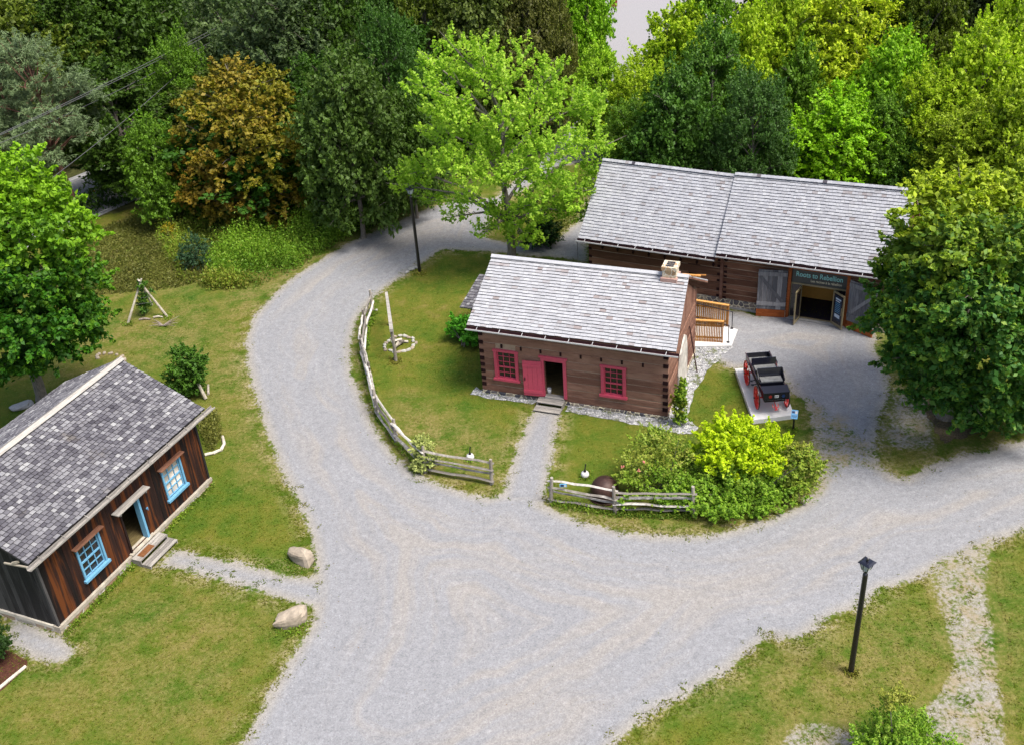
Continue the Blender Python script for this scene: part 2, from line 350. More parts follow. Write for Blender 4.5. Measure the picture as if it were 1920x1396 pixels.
def np_mesh(name, verts, faces_n, faces, attrs, mat, parent=None, smooth=False):
    """verts (N,3); faces flat index array with faces_n corners each"""
    me = bpy.data.meshes.new(name); nf = len(faces) // faces_n
    me.vertices.add(len(verts)); me.vertices.foreach_set('co', np.asarray(verts, dtype=np.float32).ravel())
    me.loops.add(len(faces)); me.loops.foreach_set('vertex_index', np.asarray(faces, dtype=np.int32))
    me.polygons.add(nf); me.polygons.foreach_set('loop_start', np.arange(0, nf * faces_n, faces_n, dtype=np.int32))
    me.polygons.foreach_set('loop_total', np.full(nf, faces_n, dtype=np.int32))
    me.update(calc_edges=True)
    for k, (dom, arr) in attrs.items():
        at = me.attributes.new(k, 'FLOAT', dom); at.data.foreach_set('value', np.asarray(arr, dtype=np.float32))
    me.materials.append(mat)
    if smooth: me.polygons.foreach_set('use_smooth', np.ones(nf, dtype=bool))
    o = bpy.data.objects.new(name, me); col.objects.link(o)
    if parent: o.parent = parent
    return o

# ------------------------------------------------------------------ ground zones
def pl(pts): return np.array([tuple(G(x, y))[:2] for x, y in pts])
def sdist(poly, X, Y):
    """signed distance to polygon, positive inside"""
    d = np.full(X.shape, 1e9); ins = np.zeros(X.shape, bool); n = len(poly)
    for i in range(n):
        x0, y0 = poly[i]; x1, y1 = poly[(i + 1) % n]
        ex, ey = x1 - x0, y1 - y0; L = ex * ex + ey * ey + 1e-12
        t = np.clip(((X - x0) * ex + (Y - y0) * ey) / L, 0, 1)
        d = np.minimum(d, np.hypot(X - x0 - t * ex, Y - y0 - t * ey))
        c = ((y0 > Y) != (y1 > Y)); xi = x0 + (Y - y0) * ex / (ey if abs(ey) > 1e-9 else 1e-9)
        ins ^= c & (X < xi)
    return np.where(ins, d, -d)
OUTER = pl([(1150, 60), (1110, 150), (1075, 225), (1010, 300), (930, 370), (840, 379), (780, 400), (720, 427), (660, 452), (600, 487), (545, 523), (503, 562), (472, 600), (461, 640), (463, 680), (475, 730), (490, 780),
            (506, 830), (527, 880), (552, 930), (572, 975), (586, 1020), (592, 1060), (590, 1140), (582, 1175), (565, 1200), (540, 1240), (511, 1290), (482, 1340), (450, 1396),
            (430, 1440), (700, 1600), (1120, 1440), (1168, 1380), (1223, 1336), (1279, 1309), (1318, 1285), (1366, 1257), (1417, 1214), (1445, 1194), (1500, 1198), (1540, 1170), (1575, 1150),
            (1615, 1135), (1655, 1103), (1706, 1091), (1734, 1075), (1777, 1055), (1813, 1043), (1853, 1024), (1892, 1004), (1920, 995), (2150, 900), (2120, 740), (1990, 800), (1920, 825),
            (1860, 842), (1800, 852), (1740, 872), (1700, 896), (1670, 892), (1646, 870), (1640, 830), (1650, 780), (1672, 740), (1663, 700), (1640, 655), (1640, 600), (1480, 585), (1425, 592),
            (1362, 580), (1200, 540), (1100, 500), (1100, 430), (1110, 380), (1150, 290), (1200, 200), (1240, 60)])
ISLET = pl([(935, 385), (905, 444), (950, 456), (1033, 459), (1083, 417), (1105, 375), (1120, 300), (1060, 310), (1000, 345)])
ISLAND = pl([(870, 470), (830, 469), (800, 488), (760, 515), (722, 540), (690, 570), (668, 600), (657, 650), (660, 700), (680, 745), (700, 795), (735, 845), (775, 885), (830, 908), (880, 925),
             (915, 933), (945, 925), (1012, 925), (1015, 945), (1060, 965), (1130, 988), (1220, 1003), (1310, 1003), (1370, 993), (1440, 973), (1500, 947), (1533, 915), (1542, 880), (1532, 830),
             (1527, 790), (1512, 760), (1488, 735), (1462, 700), (1395, 688), (1378, 690), (1350, 680), (1322, 668), (1312, 655), (1250, 560), (1100, 490), (930, 473)])
PATHF = pl([(1000, 768), (1050, 771), (1042, 820), (1034, 870), (1029, 905), (1020, 945), (935, 945), (950, 895), (965, 850), (985, 800)])
PATHC = pl([(325, 1028), (420, 1048), (480, 1063), (540, 1078), (620, 1085), (620, 1145), (545, 1128), (500, 1113), (430, 1093), (360, 1073), (300, 1060)])
PATCHC = pl([(20, 1150), (110, 1190), (140, 1212), (137, 1232), (100, 1243), (50, 1230), (10, 1205)])
SEMI = [pl([(1750, 1060), (1860, 1005), (1862, 1100), (1885, 1180), (1890, 1250), (1905, 1330), (1910, 1440), (1725, 1440), (1700, 1330), (1740, 1290), (1768, 1240), (1755, 1180), (1745, 1110)]),
        pl([(1430, 1420), (1465, 1352), (1520, 1333), (1585, 1345), (1640, 1360), (1740, 1380), (1760, 1430)]),
        pl([(1515, 745), (1560, 770), (1600, 790), (1645, 850), (1640, 880), (1600, 880), (1560, 900), (1525, 940), (1545, 880), (1530, 820)]),
        pl([(1675, 735), (1740, 735), (1765, 790), (1760, 845), (1690, 850), (1655, 830), (1665, 780)])]
DRY = [(pl([(170, 440), (330, 430), (420, 520), (330, 545), (150, 560), (60, 620), (100, 480)]), .9), (pl([(700, 830), (760, 740), (950, 830), (930, 900), (830, 905)]), .8),
       (pl([(1320, 1300), (1500, 1190), (1740, 1150), (1780, 1290), (1600, 1340), (1480, 1340)]), .7), (pl([(100, 1080), (520, 1120), (440, 1396), (0, 1396), (0, 1260)]), .45),
       (pl([(450, 600), (600, 480), (430, 540), (380, 700), (480, 900), (520, 880)]), .8), (pl([(100, 600), (400, 560), (420, 700), (200, 680), (80, 720)]), .6),
       (pl([(1640, 820), (1760, 800), (1900, 800), (1840, 850), (1700, 900)]), .5), (pl([(1020, 950), (1320, 985), (1530, 900), (1500, 960), (1320, 1010), (1050, 985)]), .9)]
def gfield(X, Y):
    g = sdist(OUTER, X, Y)
    g = np.minimum(g, -sdist(ISLET, X, Y)); g = np.minimum(g, -sdist(ISLAND, X, Y))
    for p in (PATHF, PATHC, PATCHC): g = np.maximum(g, sdist(p, X, Y))
    return np.clip(g, -3, 14)
def mfield(X, Y):
    m = np.zeros(X.shape)
    for p in SEMI: m = np.maximum(m, np.clip(sdist(p, X, Y) / .7 + .4, 0, 1))
    return m
def bfield(X, Y):
    m = np.zeros(X.shape)
    for p, k in DRY + [(q_, 1.) for q_ in SEMI]: m = np.maximum(m, np.clip(sdist(p, X, Y) / 2.5 + .5, 0, 1) * k)
    return m
def axis(lo, hi, st, far):
    a = list(np.arange(lo, hi + st / 2, st)); s_ = st
    while a[-1] < far: s_ *= 1.25; a.append(a[-1] + s_)
    s_ = st
    while a[0] > -far: s_ *= 1.25; a.insert(0, a[0] - s_)
    return np.array(a)
def grid_mesh(name, xs, ys, z):
    X, Y = np.meshgrid(xs, ys); nx, ny = len(xs), len(ys)
    V = np.stack([X.ravel(), Y.ravel(), np.full(X.size, z)], 1)
    i = np.arange(nx * ny).reshape(ny, nx)
    F = np.stack([i[:-1, :-1], i[:-1, 1:], i[1:, 1:], i[1:, :-1]], -1).reshape(-1)
    return np_mesh(name, V, 4, F, dict(g=('POINT', gfield(X, Y).ravel()), m=('POINT', mfield(X, Y).ravel()), b=('POINT', bfield(X, Y).ravel())), GROUND)
tag(grid_mesh('ground', axis(-30, 26, .25, 600), axis(14, 66, .25, 700), 0.), 'mown olive green lawn with dry brown patches', 'ground', kind='structure')

def march(name, x0, x1, y0, y1, st, z):
    xs = np.arange(x0, x1, st); ys = np.arange(y0, y1, st); X, Y = np.meshgrid(xs, ys); g = gfield(X, Y)
    nx = len(xs); V = [(x, y) for x, y in zip(X.ravel(), Y.ravel())]; gv = g.ravel(); fs = []
    ins = g > 0; cnt = ins[:-1, :-1].astype(int) + ins[:-1, 1:] + ins[1:, 1:] + ins[1:, :-1]
    used = {}; extra = {}; VV = []
    def vid(k):
        if k not in used: used[k] = len(VV); VV.append(V[k])
        return used[k]
    for j, i in zip(*np.nonzero(cnt)):
        c = [j * nx + i, j * nx + i + 1, (j + 1) * nx + i + 1, (j + 1) * nx + i]
        if cnt[j, i] == 4: fs.append(tuple(vid(k) for k in c)); continue
        poly = []
        for q in range(4):
            a, b = c[q], c[(q + 1) % 4]
            if gv[a] > 0: poly.append(vid(a))
            if (gv[a] > 0) != (gv[b] > 0):
                key = (min(a, b), max(a, b))
                if key not in extra:
                    t = gv[a] / (gv[a] - gv[b]); extra[key] = len(VV)
                    VV.append((V[a][0] + (V[b][0] - V[a][0]) * t, V[a][1] + (V[b][1] - V[a][1]) * t))
                poly.append(extra[key])
        if len(poly) > 2: fs.append(tuple(poly))
    A = np.array(VV); me = bpy.data.meshes.new(name); me.from_pydata([(x, y, z) for x, y in VV], [], fs); me.materials.append(GROUND)
    for k, fn in (('g', gfield), ('m', mfield), ('b', bfield)):
        at = me.attributes.new(k, 'FLOAT', 'POINT'); at.data.foreach_set('value', fn(A[:, 0], A[:, 1]).astype(np.float32))
    o = bpy.data.objects.new(name, me); col.objects.link(o); return o
tag(march('gravel_road', -16, 32, 14, 98, .2, .005), 'pale grey gravel drive curving round the log house', 'road', kind='structure')

def sheet(name, pts, z, mat, label, cat='road', rag=0.):
    P = [Vector((x, y, z)) for x, y in pts]
    if rag:
        Q = []
        for i in range(len(P)):
            a, b = P[i], P[(i + 1) % len(P)]; n = max(1, int((b - a).length / .15))
            for k in range(n):
                p = a.lerp(b, k / n); v = mnoise.noise_vector(p * 2.3); Q.append(Vector((p.x + v.x * rag, p.y + v.y * rag, z)))
        P = Q
    me = bpy.data.meshes.new(name); me.from_pydata([tuple(p) for p in P], [], [tuple(range(len(P)))]); me.materials.append(mat)
    o = bpy.data.objects.new(name, me); col.objects.link(o); return tag(o, label, cat, kind='structure')
sheet('parking_lot', pl([(1125, 130), (1215, 120), (1300, 75), (1530, 60), (1560, -60), (1420, -110), (1120, -90), (1140, 30)]), .012, M_['lot'], 'pale gravel parking area beyond the trees', 'parking lot', .3)
# asphalt road, far left
a0, a1 = G(120, 383), G(222, 340); ud = (a1 - a0).normalized(); un_ = Vector((-ud.y, ud.x, 0))
def strip(o0, o1, s0, s1): return [tuple((a0 + un_ * o + ud * s))[:2] for o, s in ((o0, s0), (o0, s1), (o1, s1), (o1, s0))]
sheet('asphalt_road', strip(-3.9, 3.7, -60, 60), .012, M_['asphalt'], 'two lane asphalt road behind the pines')
sheet('road_marking', strip(-.09, .09, -60, 1.4), .017, M_['yellowline'], 'yellow centre line on the asphalt road', 'road marking')
sheet('road_marking', strip(-.09, .09, 2.2, 60), .017, M_['yellowline'], 'yellow centre line further along the asphalt road', 'road marking')
sheet('road_marking', strip(3.2, 3.32, -60, 60), .017, M_['whiteline'], 'white edge line on the far side of the asphalt road', 'road marking')
sheet('road_marking', strip(-3.5, -3.38, -60, 60), .017, M_['whiteline'], 'white edge line on the near side of the asphalt road', 'road marking')
sheet('mulch_bed', pl([(-60, 1180), (10, 1218), (52, 1235), (50, 1252), (0, 1296), (-60, 1340)]), .012, M_['mulch'], 'reddish brown mulch bed in the bottom left corner', 'flower bed', .06)
sheet('mulch_bed', pl([(1740, 745), (1800, 750), (1850, 790), (1830, 810), (1770, 830), (1745, 800)]), .009, M_['litter'], 'bare brown leaf litter under the big right maple', 'flower bed', .35)

# ------------------------------------------------------------------ foliage
def unit(a): return a / (np.linalg.norm(a, axis=1, keepdims=True) + 1e-9)
def leaf_quads(C, N, S, aspect=.62):
    """diamond leaves: centres C, normals N, half lengths S -> verts, faces"""
    n = len(C); N = unit(N); a = unit(np.cross(N, rng.normal(size=(n, 3)))); b = np.cross(N, a)
    s = S[:, None]; fold = N * s * .22
    V = np.empty((n, 4, 3)); V[:, 0] = C - a * s; V[:, 1] = C + b * s * aspect + fold; V[:, 2] = C + a * s; V[:, 3] = C - b * s * aspect + fold
    return V.reshape(-1, 3), np.arange(n * 4, dtype=np.int32)
def spray_leaves(cl, per, size, wide=.42, up=.6):
    """sprays: rows x y z r tint bright dx dy dz; leaves strung along a twig that grows out of the crown"""
    cl = np.asarray(cl, float); k = np.maximum(4, per * cl[:, 3] / cl[:, 3].mean() * rng.uniform(.5, 1.5, len(cl))).astype(int)
    idx = np.repeat(np.arange(len(cl)), k); n = len(idx); D = unit(cl[:, 6:9])[idx]; r = cl[idx, 3]
    t = rng.uniform(0, 1, n) ** .75; q = rng.normal(size=(n, 3)); q -= D * (q * D).sum(1, keepdims=True)
    C = cl[idx, :3] + D * ((t - .35) * 1.9 * r)[:, None] + q * (r * wide * (1.08 - t) * .75)[:, None]
    C[:, 2] -= .16 * r * t * t
    N = D * .25 + np.array([0, 0, up]) + rng.normal(size=(n, 3)) * .62
    S = size * rng.uniform(.6, 1.35, n) * (1.1 - .35 * t)
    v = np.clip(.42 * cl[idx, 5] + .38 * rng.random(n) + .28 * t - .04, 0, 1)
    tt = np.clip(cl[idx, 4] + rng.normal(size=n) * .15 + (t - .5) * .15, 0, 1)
    return C, N, S, v, tt
def crown_from_lobes(name, lobes, mat, parent, per=28, rc=.6, size=.16, cover=1., flat=None, aspect=.62, up=.6, droop=0., shell=.6, lowcut=-.45, lift=.38, wide=.42):
    cl = []
    for lb in lobes:
        x, y, z, rx_, ry_, rz_ = lb[:6]; tint = lb[6] if len(lb) > 6 else 0.; ph = rng.uniform(0, 50)
        n = max(3, int(cover * 2.2 * (rx_ * ry_ + rx_ * rz_ + ry_ * rz_) / (rc * rc)))
        d = unit(rng.normal(size=(n, 3)))
        d = d[d[:, 2] > lowcut - rng.random(len(d)) * .5]
        lump = np.array([mnoise.noise(Vector(q * 1.7) + Vector((ph, 0, 0))) for q in d]); gap = lump > -.28
        d = d[gap]; lump = lump[gap]
        rr = np.where(rng.random(len(d)) < .78, rng.uniform(shell, 1.02, len(d)), rng.uniform(.15, shell, len(d))) * (1 + .38 * lump)
        p = np.array([x, y, z]) + d * rr[:, None] * np.array([rx_, ry_, rz_])
        dr = d * .9 + np.array([0, 0, lift]) + rng.normal(size=d.shape) * .3
        br = np.clip(.5 + lump * .9 + rng.uniform(-.25, .25, len(d)), 0, 1)
        for q, e, b_ in zip(p, dr, br):
            if q[2] < .2: continue
            cl.append((q[0], q[1], q[2], rc * rng.uniform(.6, 1.35), tint, b_, *e))
    C, N, S, v, t = spray_leaves(cl, per, size, wide, up)
    C[:, 2] = np.maximum(C[:, 2], .04)
    V, F = leaf_quads(C, N, S, aspect)
    o = np_mesh(name, V, 4, F, dict(v=('FACE', v), t=('FACE', t)), mat, parent)
    return o, cl
def trunk_mesh(parent, H, r0, lobes, mat, z_split=.3, lean=(0, 0), limbs=True, name='trunk', clumps=None, nb=40):
    m = MB(); L = Vector((lean[0], lean[1], 0))
    def ax(z): t = z / H; return Vector((lean[0] * t + .12 * math.sin(z * .9), lean[1] * t + .1 * math.cos(z * .7 + 1) - .1, z))
    zs = [-.3, 0, .25, 1, H * .25, H * .45, H * .65, H * .85]; rs = [r0 * 1.5, r0 * 1.35, r0 * 1.05, r0, r0 * .85, r0 * .6, r0 * .35, r0 * .12]
    q = sorted(zip(zs, rs), key=lambda a: a[0]); m.tube([ax(max(z, 0)) + Vector((0, 0, min(z, 0))) for z, r in q], [r for z, r in q], 10)
    if limbs:
        for lb in lobes:
            c = Vector(lb[:3]); hd = math.hypot(c.x, c.y); z0 = max(H * z_split * .8, min(c.z - .55 * hd, H * .8)) * rnd.uniform(.85, 1.); z0 = max(z0, .8)
            s = ax(z0); mid = s.lerp(c, .5) + Vector((rnd.uniform(-.2, .2), rnd.uniform(-.2, .2), .12 * hd))
            rr = r0 * (.42 if hd > .8 else .3)
            m.tube([s, s.lerp(mid, .5) + Vector((0, 0, .05)), mid, c, c + (c - mid) * .5], [rr, rr * .8, rr * .6, rr * .3, rr * .08], 6, caps=False)
            for k in range(3):
                e = c + Vector((rnd.uniform(-1, 1) * lb[3], rnd.uniform(-1, 1) * lb[4], rnd.uniform(-.3, .9) * lb[5])) * .8
                st = mid.lerp(c, rnd.uniform(.2, 1)); m.tube([st, st.lerp(e, .5) + Vector((0, 0, .1)), e], [rr * .3, rr * .2, rr * .06], 5, caps=False)
    return m.build(name, mat, parent, smooth=True)
def auto_lobes(H, Rr, seed, z0=.28, top=1., n=(4, 6, 7, 6), tint=0.):
    r = random.Random(seed); out = []
    out.append((r.uniform(-.1, .1) * Rr, r.uniform(-.1, .1) * Rr, H * .84, Rr * .42, Rr * .42, H * .15, tint))
    for ring, (fz, fr, lr) in enumerate(((.76, .40, .40), (.58, .62, .42), (.40, .68, .40), (.22, .66, .36))):
        ph = r.uniform(0, 6)
        for k in range(n[ring]):
            a = ph + k * 2 * math.pi / n[ring] + r.uniform(-.3, .3); q = Rr * fr * r.uniform(.8, 1.2); l = Rr * lr * r.uniform(.75, 1.15)
            out.append((q * math.cos(a), q * math.sin(a), H * (fz + r.uniform(-.05, .05)), l, l, l * r.uniform(.75, 1.1), tint))
    return out

LEAFN = mat_leaf('leaf_tinted', (.55, .55, .55), (1.25, 1.25, 1.15), objcol=True)
NEEDLE = mat_leaf('pine_needles', (.60, .60, .60), (1.2, 1.2, 1.2), trans=.12, objcol=True)
WOODGAIN = 1.25; protos = []
for k in range(6):
    root = bpy.data.objects.new('woodland_tree', None)
    Hh, Rr = 12., 4.5
    lobes = auto_lobes(Hh, Rr, 100 + k)
    cr, _ = crown_from_lobes('crown', lobes, LEAFN, root, per=30, rc=(.62, .55, .7)[k % 3], size=(.16, .14, .175)[k % 3], cover=1.45, aspect=(.62, .5, .7)[k % 3], lift=(.4, .7, .25)[k % 3])
    tr = trunk_mesh(root, Hh, .22, lobes, M_['bark'])
    for o_ in (cr, tr): o_.parent = None; col.objects.unlink(o_)
    bpy.data.objects.remove(root); protos.append((None, cr, tr))
def plant_tree(i, x, y, H, Rr, color, label, group=None, name='deciduous_tree', cat='tree', rz=None):
    _, cr, tr = protos[i % len(protos)]
    r = thing(name, label, cat, (x, y, 0), rnd.uniform(0, 6.28) if rz is None else rz, group)
    r.scale = (Rr / 4.5, Rr / 4.5, H / 12.); color = tuple(c_ * WOODGAIN for c_ in color)
    for p in (cr, tr):
        c = p.copy(); col.objects.link(c); c.parent = r
        if p is cr: c.color = (*color, 1)
    return r

DKG, OLV, GRN, BRT, YLG, YEL, TEA, RST, GRY = (.042, .085, .008), (.095, .130, .012), (.095, .185, .013), (.17, .33, .012), (.27, .37, .014), (.35, .42, .018), (.050, .108, .020), (.12, .13, .025), (.10, .145, .05)
def jc(c, a=.18): return tuple(x * rnd.uniform(1 - a, 1 + a) for x in c)
trees = [  # crown centre px, half width px, height m, colour, label
 (60, 120, 115, 13, OLV, 'dark olive tree with yellow tips above the tall pines, at the left edge'),
 (175, 90, 100, 13, DKG, 'dark tree in the upper left wood, right behind the pine tops'),
 (290, 70, 95, 13, DKG, 'dark green tree above the power lines in the upper left wood'),
 (215, 215, 95, 9, DKG, 'shaded dark tree between the pines and the orange-tinted maple'),
 (110, 25, 95, 14, OLV, 'yellowish olive tree at the top edge, second from the left corner'),
 (375, 60, 85, 13, DKG, 'green tree at the top edge left of the tall grey-green maple'),
 (450, 35, 80, 14, GRY, 'grey-green tree at the top edge behind the orange-tinted maple'),
 (345, 165, 62, 10, GRN, 'slender green tree where the power lines vanish, left of the orange-tinted maple'),
 (290, 300, 52, 7.0, GRN, 'leafy green tree between the asphalt road and the orange-tinted maple'),
 (300, 235, 45, 7, DKG, 'narrow dark green tree hugging the left flank of the orange-tinted maple'),
 (545, 90, 125, 14, (.066, .100, .036), 'tall grey-green maple rising behind the orange-tinted maple'),
 (650, 240, 88, 11, (.062, .108, .018), 'broad dark maple right of the orange-tinted maple, beside the drive'),
 (625, 110, 85, 13, DKG, 'dark green tree behind the broad dark maple'),
 (728, 150, 65, 12, (.045, .105, .015), 'green tree in the dark gap left of the bright yellow-green maple'),
 (765, 265, 55, 8, DKG, 'low shaded tree behind the left lamp post'),
 (700, 25, 75, 14, (.05, .11, .015), 'green tree at the top edge left of the olive maples'),
 (800, 50, 70, 13, OLV, 'olive maple at the top edge above the bright yellow-green maple, left one'),
 (900, 55, 85, 13, (.085, .115, .022), 'olive green maple right behind the top of the bright yellow-green maple'),
 (985, 65, 62, 12, (.10, .105, .025), 'dusky green maple right of the bright maple top, tinged with rust'),
 (1042, 75, 36, 11, RST, 'narrow rust-tinged tree near the pale parking area'),
 (1098, 35, 46, 11, BRT, 'thin bright green tree with pale trunk at the edge of the parking area'),
 (1125, 165, 52, 7.5, (.24, .38, .02), 'light green tree between the bright maple and the parking area'),
 (1200, 190, 58, 7, YLG, 'feathery yellow-green tree just below the parking area'),
 (1275, 115, 72, 9.5, YLG, 'broad yellow-green tree right of the parking area'),
 (1325, 75, 62, 11, (.12, .23, .013), 'green tree at the top edge between two glimpses of the parking area'),
 (1185, 250, 52, 6, GRN, 'green tree standing right behind the left end of the barn roof'),
 (1262, 225, 70, 8.5, (.055, .125, .015), 'mid green tree behind the middle of the left barn roof'),
 (1335, 160, 70, 10, (.075, .16, .018), 'tall green tree behind the joint of the barn roofs'),
 (1412, 240, 70, 8.5, TEA, 'dark bluish green tree just behind the barn ridge'),
 (1400, 130, 62, 10, YLG, 'yellow-topped tree above the bluish green tree'),
 (1470, 95, 70, 11, (.26, .36, .016), 'yellow-green tree left of the brightest yellow crown'),
 (1570, 70, 108, 12, YEL, 'broad bright yellow crown at the top right of the wood'),
 (1495, 175, 48, 8, GRN, 'green tree under the brightest yellow crown'),
 (1655, 60, 65, 12, DKG, 'dark green tree right of the brightest yellow crown'),
 (1735, 60, 62, 12, OLV, 'dark olive tree at the top edge above the yellow-green trees'),
 (1805, 40, 70, 12, (.05, .07, .02), 'murky dark tree at the top edge near the right corner'),
 (1885, 30, 80, 13, (.045, .07, .015), 'dark tree filling the top right corner'),
 (1755, 110, 45, 8, TEA, 'small round dark green tree in front of the olive ones'),
 (1445, 278, 45, 4.2, (.09, .22, .008), 'low vivid green bush-like tree behind the barn ridge'),
 (1565, 245, 80, 7, (.19, .36, .008), 'vivid yellow-green tree right behind the barn ridge'),
 (1500, 300, 40, 4, (.06, .17, .01), 'small vivid green tree squeezed between two bright ones at the barn'),
 (1672, 170, 66, 9, (.18, .33, .012), 'fresh green tree right of the vivid yellow-green one'),
 (1655, 255, 55, 6.5, GRN, 'mid green tree behind the right end of the barn ridge'),
 (1750, 215, 78, 8, YLG, 'yellow-green feathery tree above the right barn end'),
 (1835, 170, 80, 10, (.27, .37, .016), 'tall yellow tree above the big right maple'),
 (1895, 110, 65, 11, (.26, .36, .016), 'yellow-green tree at the right edge above the others'),
 (1805, 275, 78, 6.5, (.21, .28, .014), 'yellowish tree directly behind the big right maple'),
 (1890, 255, 70, 8, (.23, .31, .014), 'yellow-green tree at the right edge behind the big right maple'),
 (1705, 310, 45, 4.2, (.06, .14, .012), 'low green tree beside the right end of the barn roof'),
]
planted = []
for i, (px, py, hw, H, c, lab) in enumerate(trees):
    p = G(px, py, H * .6)
    off = (Vector((p.x, p.y, 0)) - a0).dot(un_)
    if i < 12 and -2 < off < 7.5: p = p + un_ * (8.2 - off)
    dist = math.sqrt(p.x ** 2 + p.y ** 2 + (CH - H * .6) ** 2); Rr = hw / (FPX / dist)
    plant_tree(i, p.x, p.y, H, Rr * 1.08, c, lab); planted.append((p.x, p.y))
def filler(n, x0, x1, y0, y1, cols, label, group, H=(9, 13), md=4.6, avoid=()):
    k = t = 0
    while k < n and t < n * 60:
        t += 1; x, y = rnd.uniform(x0, x1), rnd.uniform(y0, y1)
        if any((x - a) ** 2 + (y - b) ** 2 < md * md for a, b in planted): continue
        if sdist(LOTA, np.array([x]), np.array([y]))[0] > -5: continue
        if abs((Vector((x, y, 0)) - a0).dot(un_)) < 7.5: continue
        h = rnd.uniform(*H); plant_tree(rnd.randrange(6), x, y, h, rnd.uniform(3.2, 4.6), jc(rnd.choice(cols)), label, group); planted.append((x, y)); k += 1
LOTA = pl([(1125, 130), (1215, 120), (1300, 75), (1530, 60), (1560, -60), (1420, -110), (1120, -90), (1140, 30)])
filler(34, -70, -8, 76, 140, (DKG, OLV, DKG, GRN), 'dark tree deep in the wood beyond the asphalt road', 'trees deep in the upper left wood')
filler(14, -8, 8, 80, 135, (OLV, GRN, DKG), 'olive tree deep in the wood left of the parking area', 'trees deep in the middle wood')
filler(22, 14, 62, 66, 105, (YLG, OLV, DKG, GRN), 'tree deep in the wood right of the parking area', 'trees deep in the right wood')
filler(11, 30, 50, 44, 66, (YLG, GRN, DKG), 'tree on the slope beyond the right edge of the wood', 'trees at the far right edge', (7, 10), 4.2)
filler(8, -22, -4, 62, 76, (DKG, DKG), 'shaded tree hidden behind the orange-tinted maple', 'shaded trees behind the orange-tinted maple', (7, 10), 3.6)

# pines at the left
def pine(px, py, H, Rr, label, seed, lean=(0, 0)):
    p = G(px, py, 0.); r = thing('pine_tree', label, 'tree', p, 0); q = random.Random(seed); lobes = []
    z = H * .34
    while z < H * .99:
        f = 1 - (z / H - .34) / .70; nb = q.randint(2, 4)
        for k in range(nb):
            a = q.uniform(0, 6.28); d = Rr * f ** .7 * q.uniform(.45, .95); l = Rr * q.uniform(.24, .38) * (.6 + .5 * f)
            lobes.append((math.cos(a) * d + lean[0] * z / H, math.sin(a) * d + lean[1] * z / H, z + .1 * d, l * 1.2, l * 1.2, l * .30))
        z += H * .055
    lobes.append((lean[0], lean[1], H * .98, .5, .5, .5))
    cr, _ = crown_from_lobes('crown', lobes, NEEDLE, r, per=40, rc=.45, size=.16, cover=1.1, aspect=.14, up=.9, lift=.3)
    cr.color = (.115, .165, .066, 1)
    trunk_mesh(r, H, .2, lobes, M_['barkpine'], lean=lean, z_split=.5)
pine(150, 415, 11.3, 4.2, 'grey-green pine with reddish trunk in front of the asphalt road, right one', 3, (-.4, 0))
pine(84, 392, 11.2, 3.6, 'grey-green pine with reddish trunk, just left of the other road-side pine', 5, (-.8, .3))
pine(10, 420, 13.0, 4.0, 'grey-green pine cut by the left edge of the picture', 9)

def lobes_px(base, lst, zs=1.):
    """lobes drawn as (px, py, depth offset m, half width px, half height px, tint) -> local coordinates at true size"""
    out = []
    for px, py, dy, hw, hh, tint in lst:
        p = PY(px, py, base[1] + dy); k = FPX / (p - Vector((0, 0, CH))).length
        out.append((p.x - base[0], dy, p.z, hw / k, (hw + hh) / 2 / k, hh / k, tint))
    return out
# the bright maple in the middle
CB = (.38, 52.3, 0)
cl_ = [(905, 110, 0, 52, 48, .3), (870, 150, 1.5, 60, 45, .2), (815, 120, .3, 34, 38, .1), (940, 150, -1., 50, 48, .3), (800, 165, -1., 36, 34, .1), (845, 215, -1.4, 55, 48, .2), (1030, 150, 1.0, 42, 45, .2),
       (1000, 190, 0, 55, 50, .2), (1075, 205, 1.2, 48, 45, .2), (1110, 195, .3, 30, 30, .2), (960, 230, -2.2, 60, 48, .3), (900, 260, 1.6, 60, 50, .1), (830, 245, .8, 45, 30, .1), (1090, 265, -.8, 45, 38, .2),
       (1030, 280, -2.4, 55, 42, .2), (845, 300, -1.8, 50, 38, .2), (795, 325, 1.4, 45, 35, .1), (745, 330, 2.4, 32, 26, .1), (770, 350, 1.8, 36, 24, .1), (900, 330, -2.8, 52, 40, .3), (960, 330, -3., 50, 38, .1),
       (1110, 320, .6, 38, 38, .1), (1130, 275, .8, 20, 18, .2), (1040, 345, -2.4, 50, 36, .0), (1085, 360, -1.2, 42, 34, .1), (1125, 350, .8, 22, 26, .2), (1100, 400, -.6, 26, 20, .2), (870, 375, -1.4, 34, 22, .1), (990, 385, -2.4, 44, 30, .0),
       (960, 430, -1.2, 26, 30, .2), (915, 432, -1.4, 28, 13, .2), (1000, 415, -1.6, 30, 20, .1), (815, 372, 1.0, 30, 16, .1), (930, 400, -.8, 34, 26, .1), (985, 445, -.8, 34, 26, .1), (1040, 395, -.4, 46, 26, 0), (860, 405, -.2, 30, 14, .1), (940, 290, .5, 60, 50, .1), (1000, 320, .6, 60, 40, 0), (975, 100, 1.2, 26, 34, .2), (850, 88, .6, 20, 26, .2)]
r = thing('maple_tree', 'bright yellow-green maple standing alone between the drive and the barn', 'tree', CB)
lb = lobes_px(CB, cl_)
LM = mat_leaf('maple_leaf_bright', (.17, .33, .018), (.42, .60, .060), alt=(.52, .66, .07), trans=.5)
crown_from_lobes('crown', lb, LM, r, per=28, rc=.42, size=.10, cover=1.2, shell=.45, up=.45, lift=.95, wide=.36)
trunk_mesh(r, 10.5, .24, lb[::2], M_['bark'], z_split=.33)
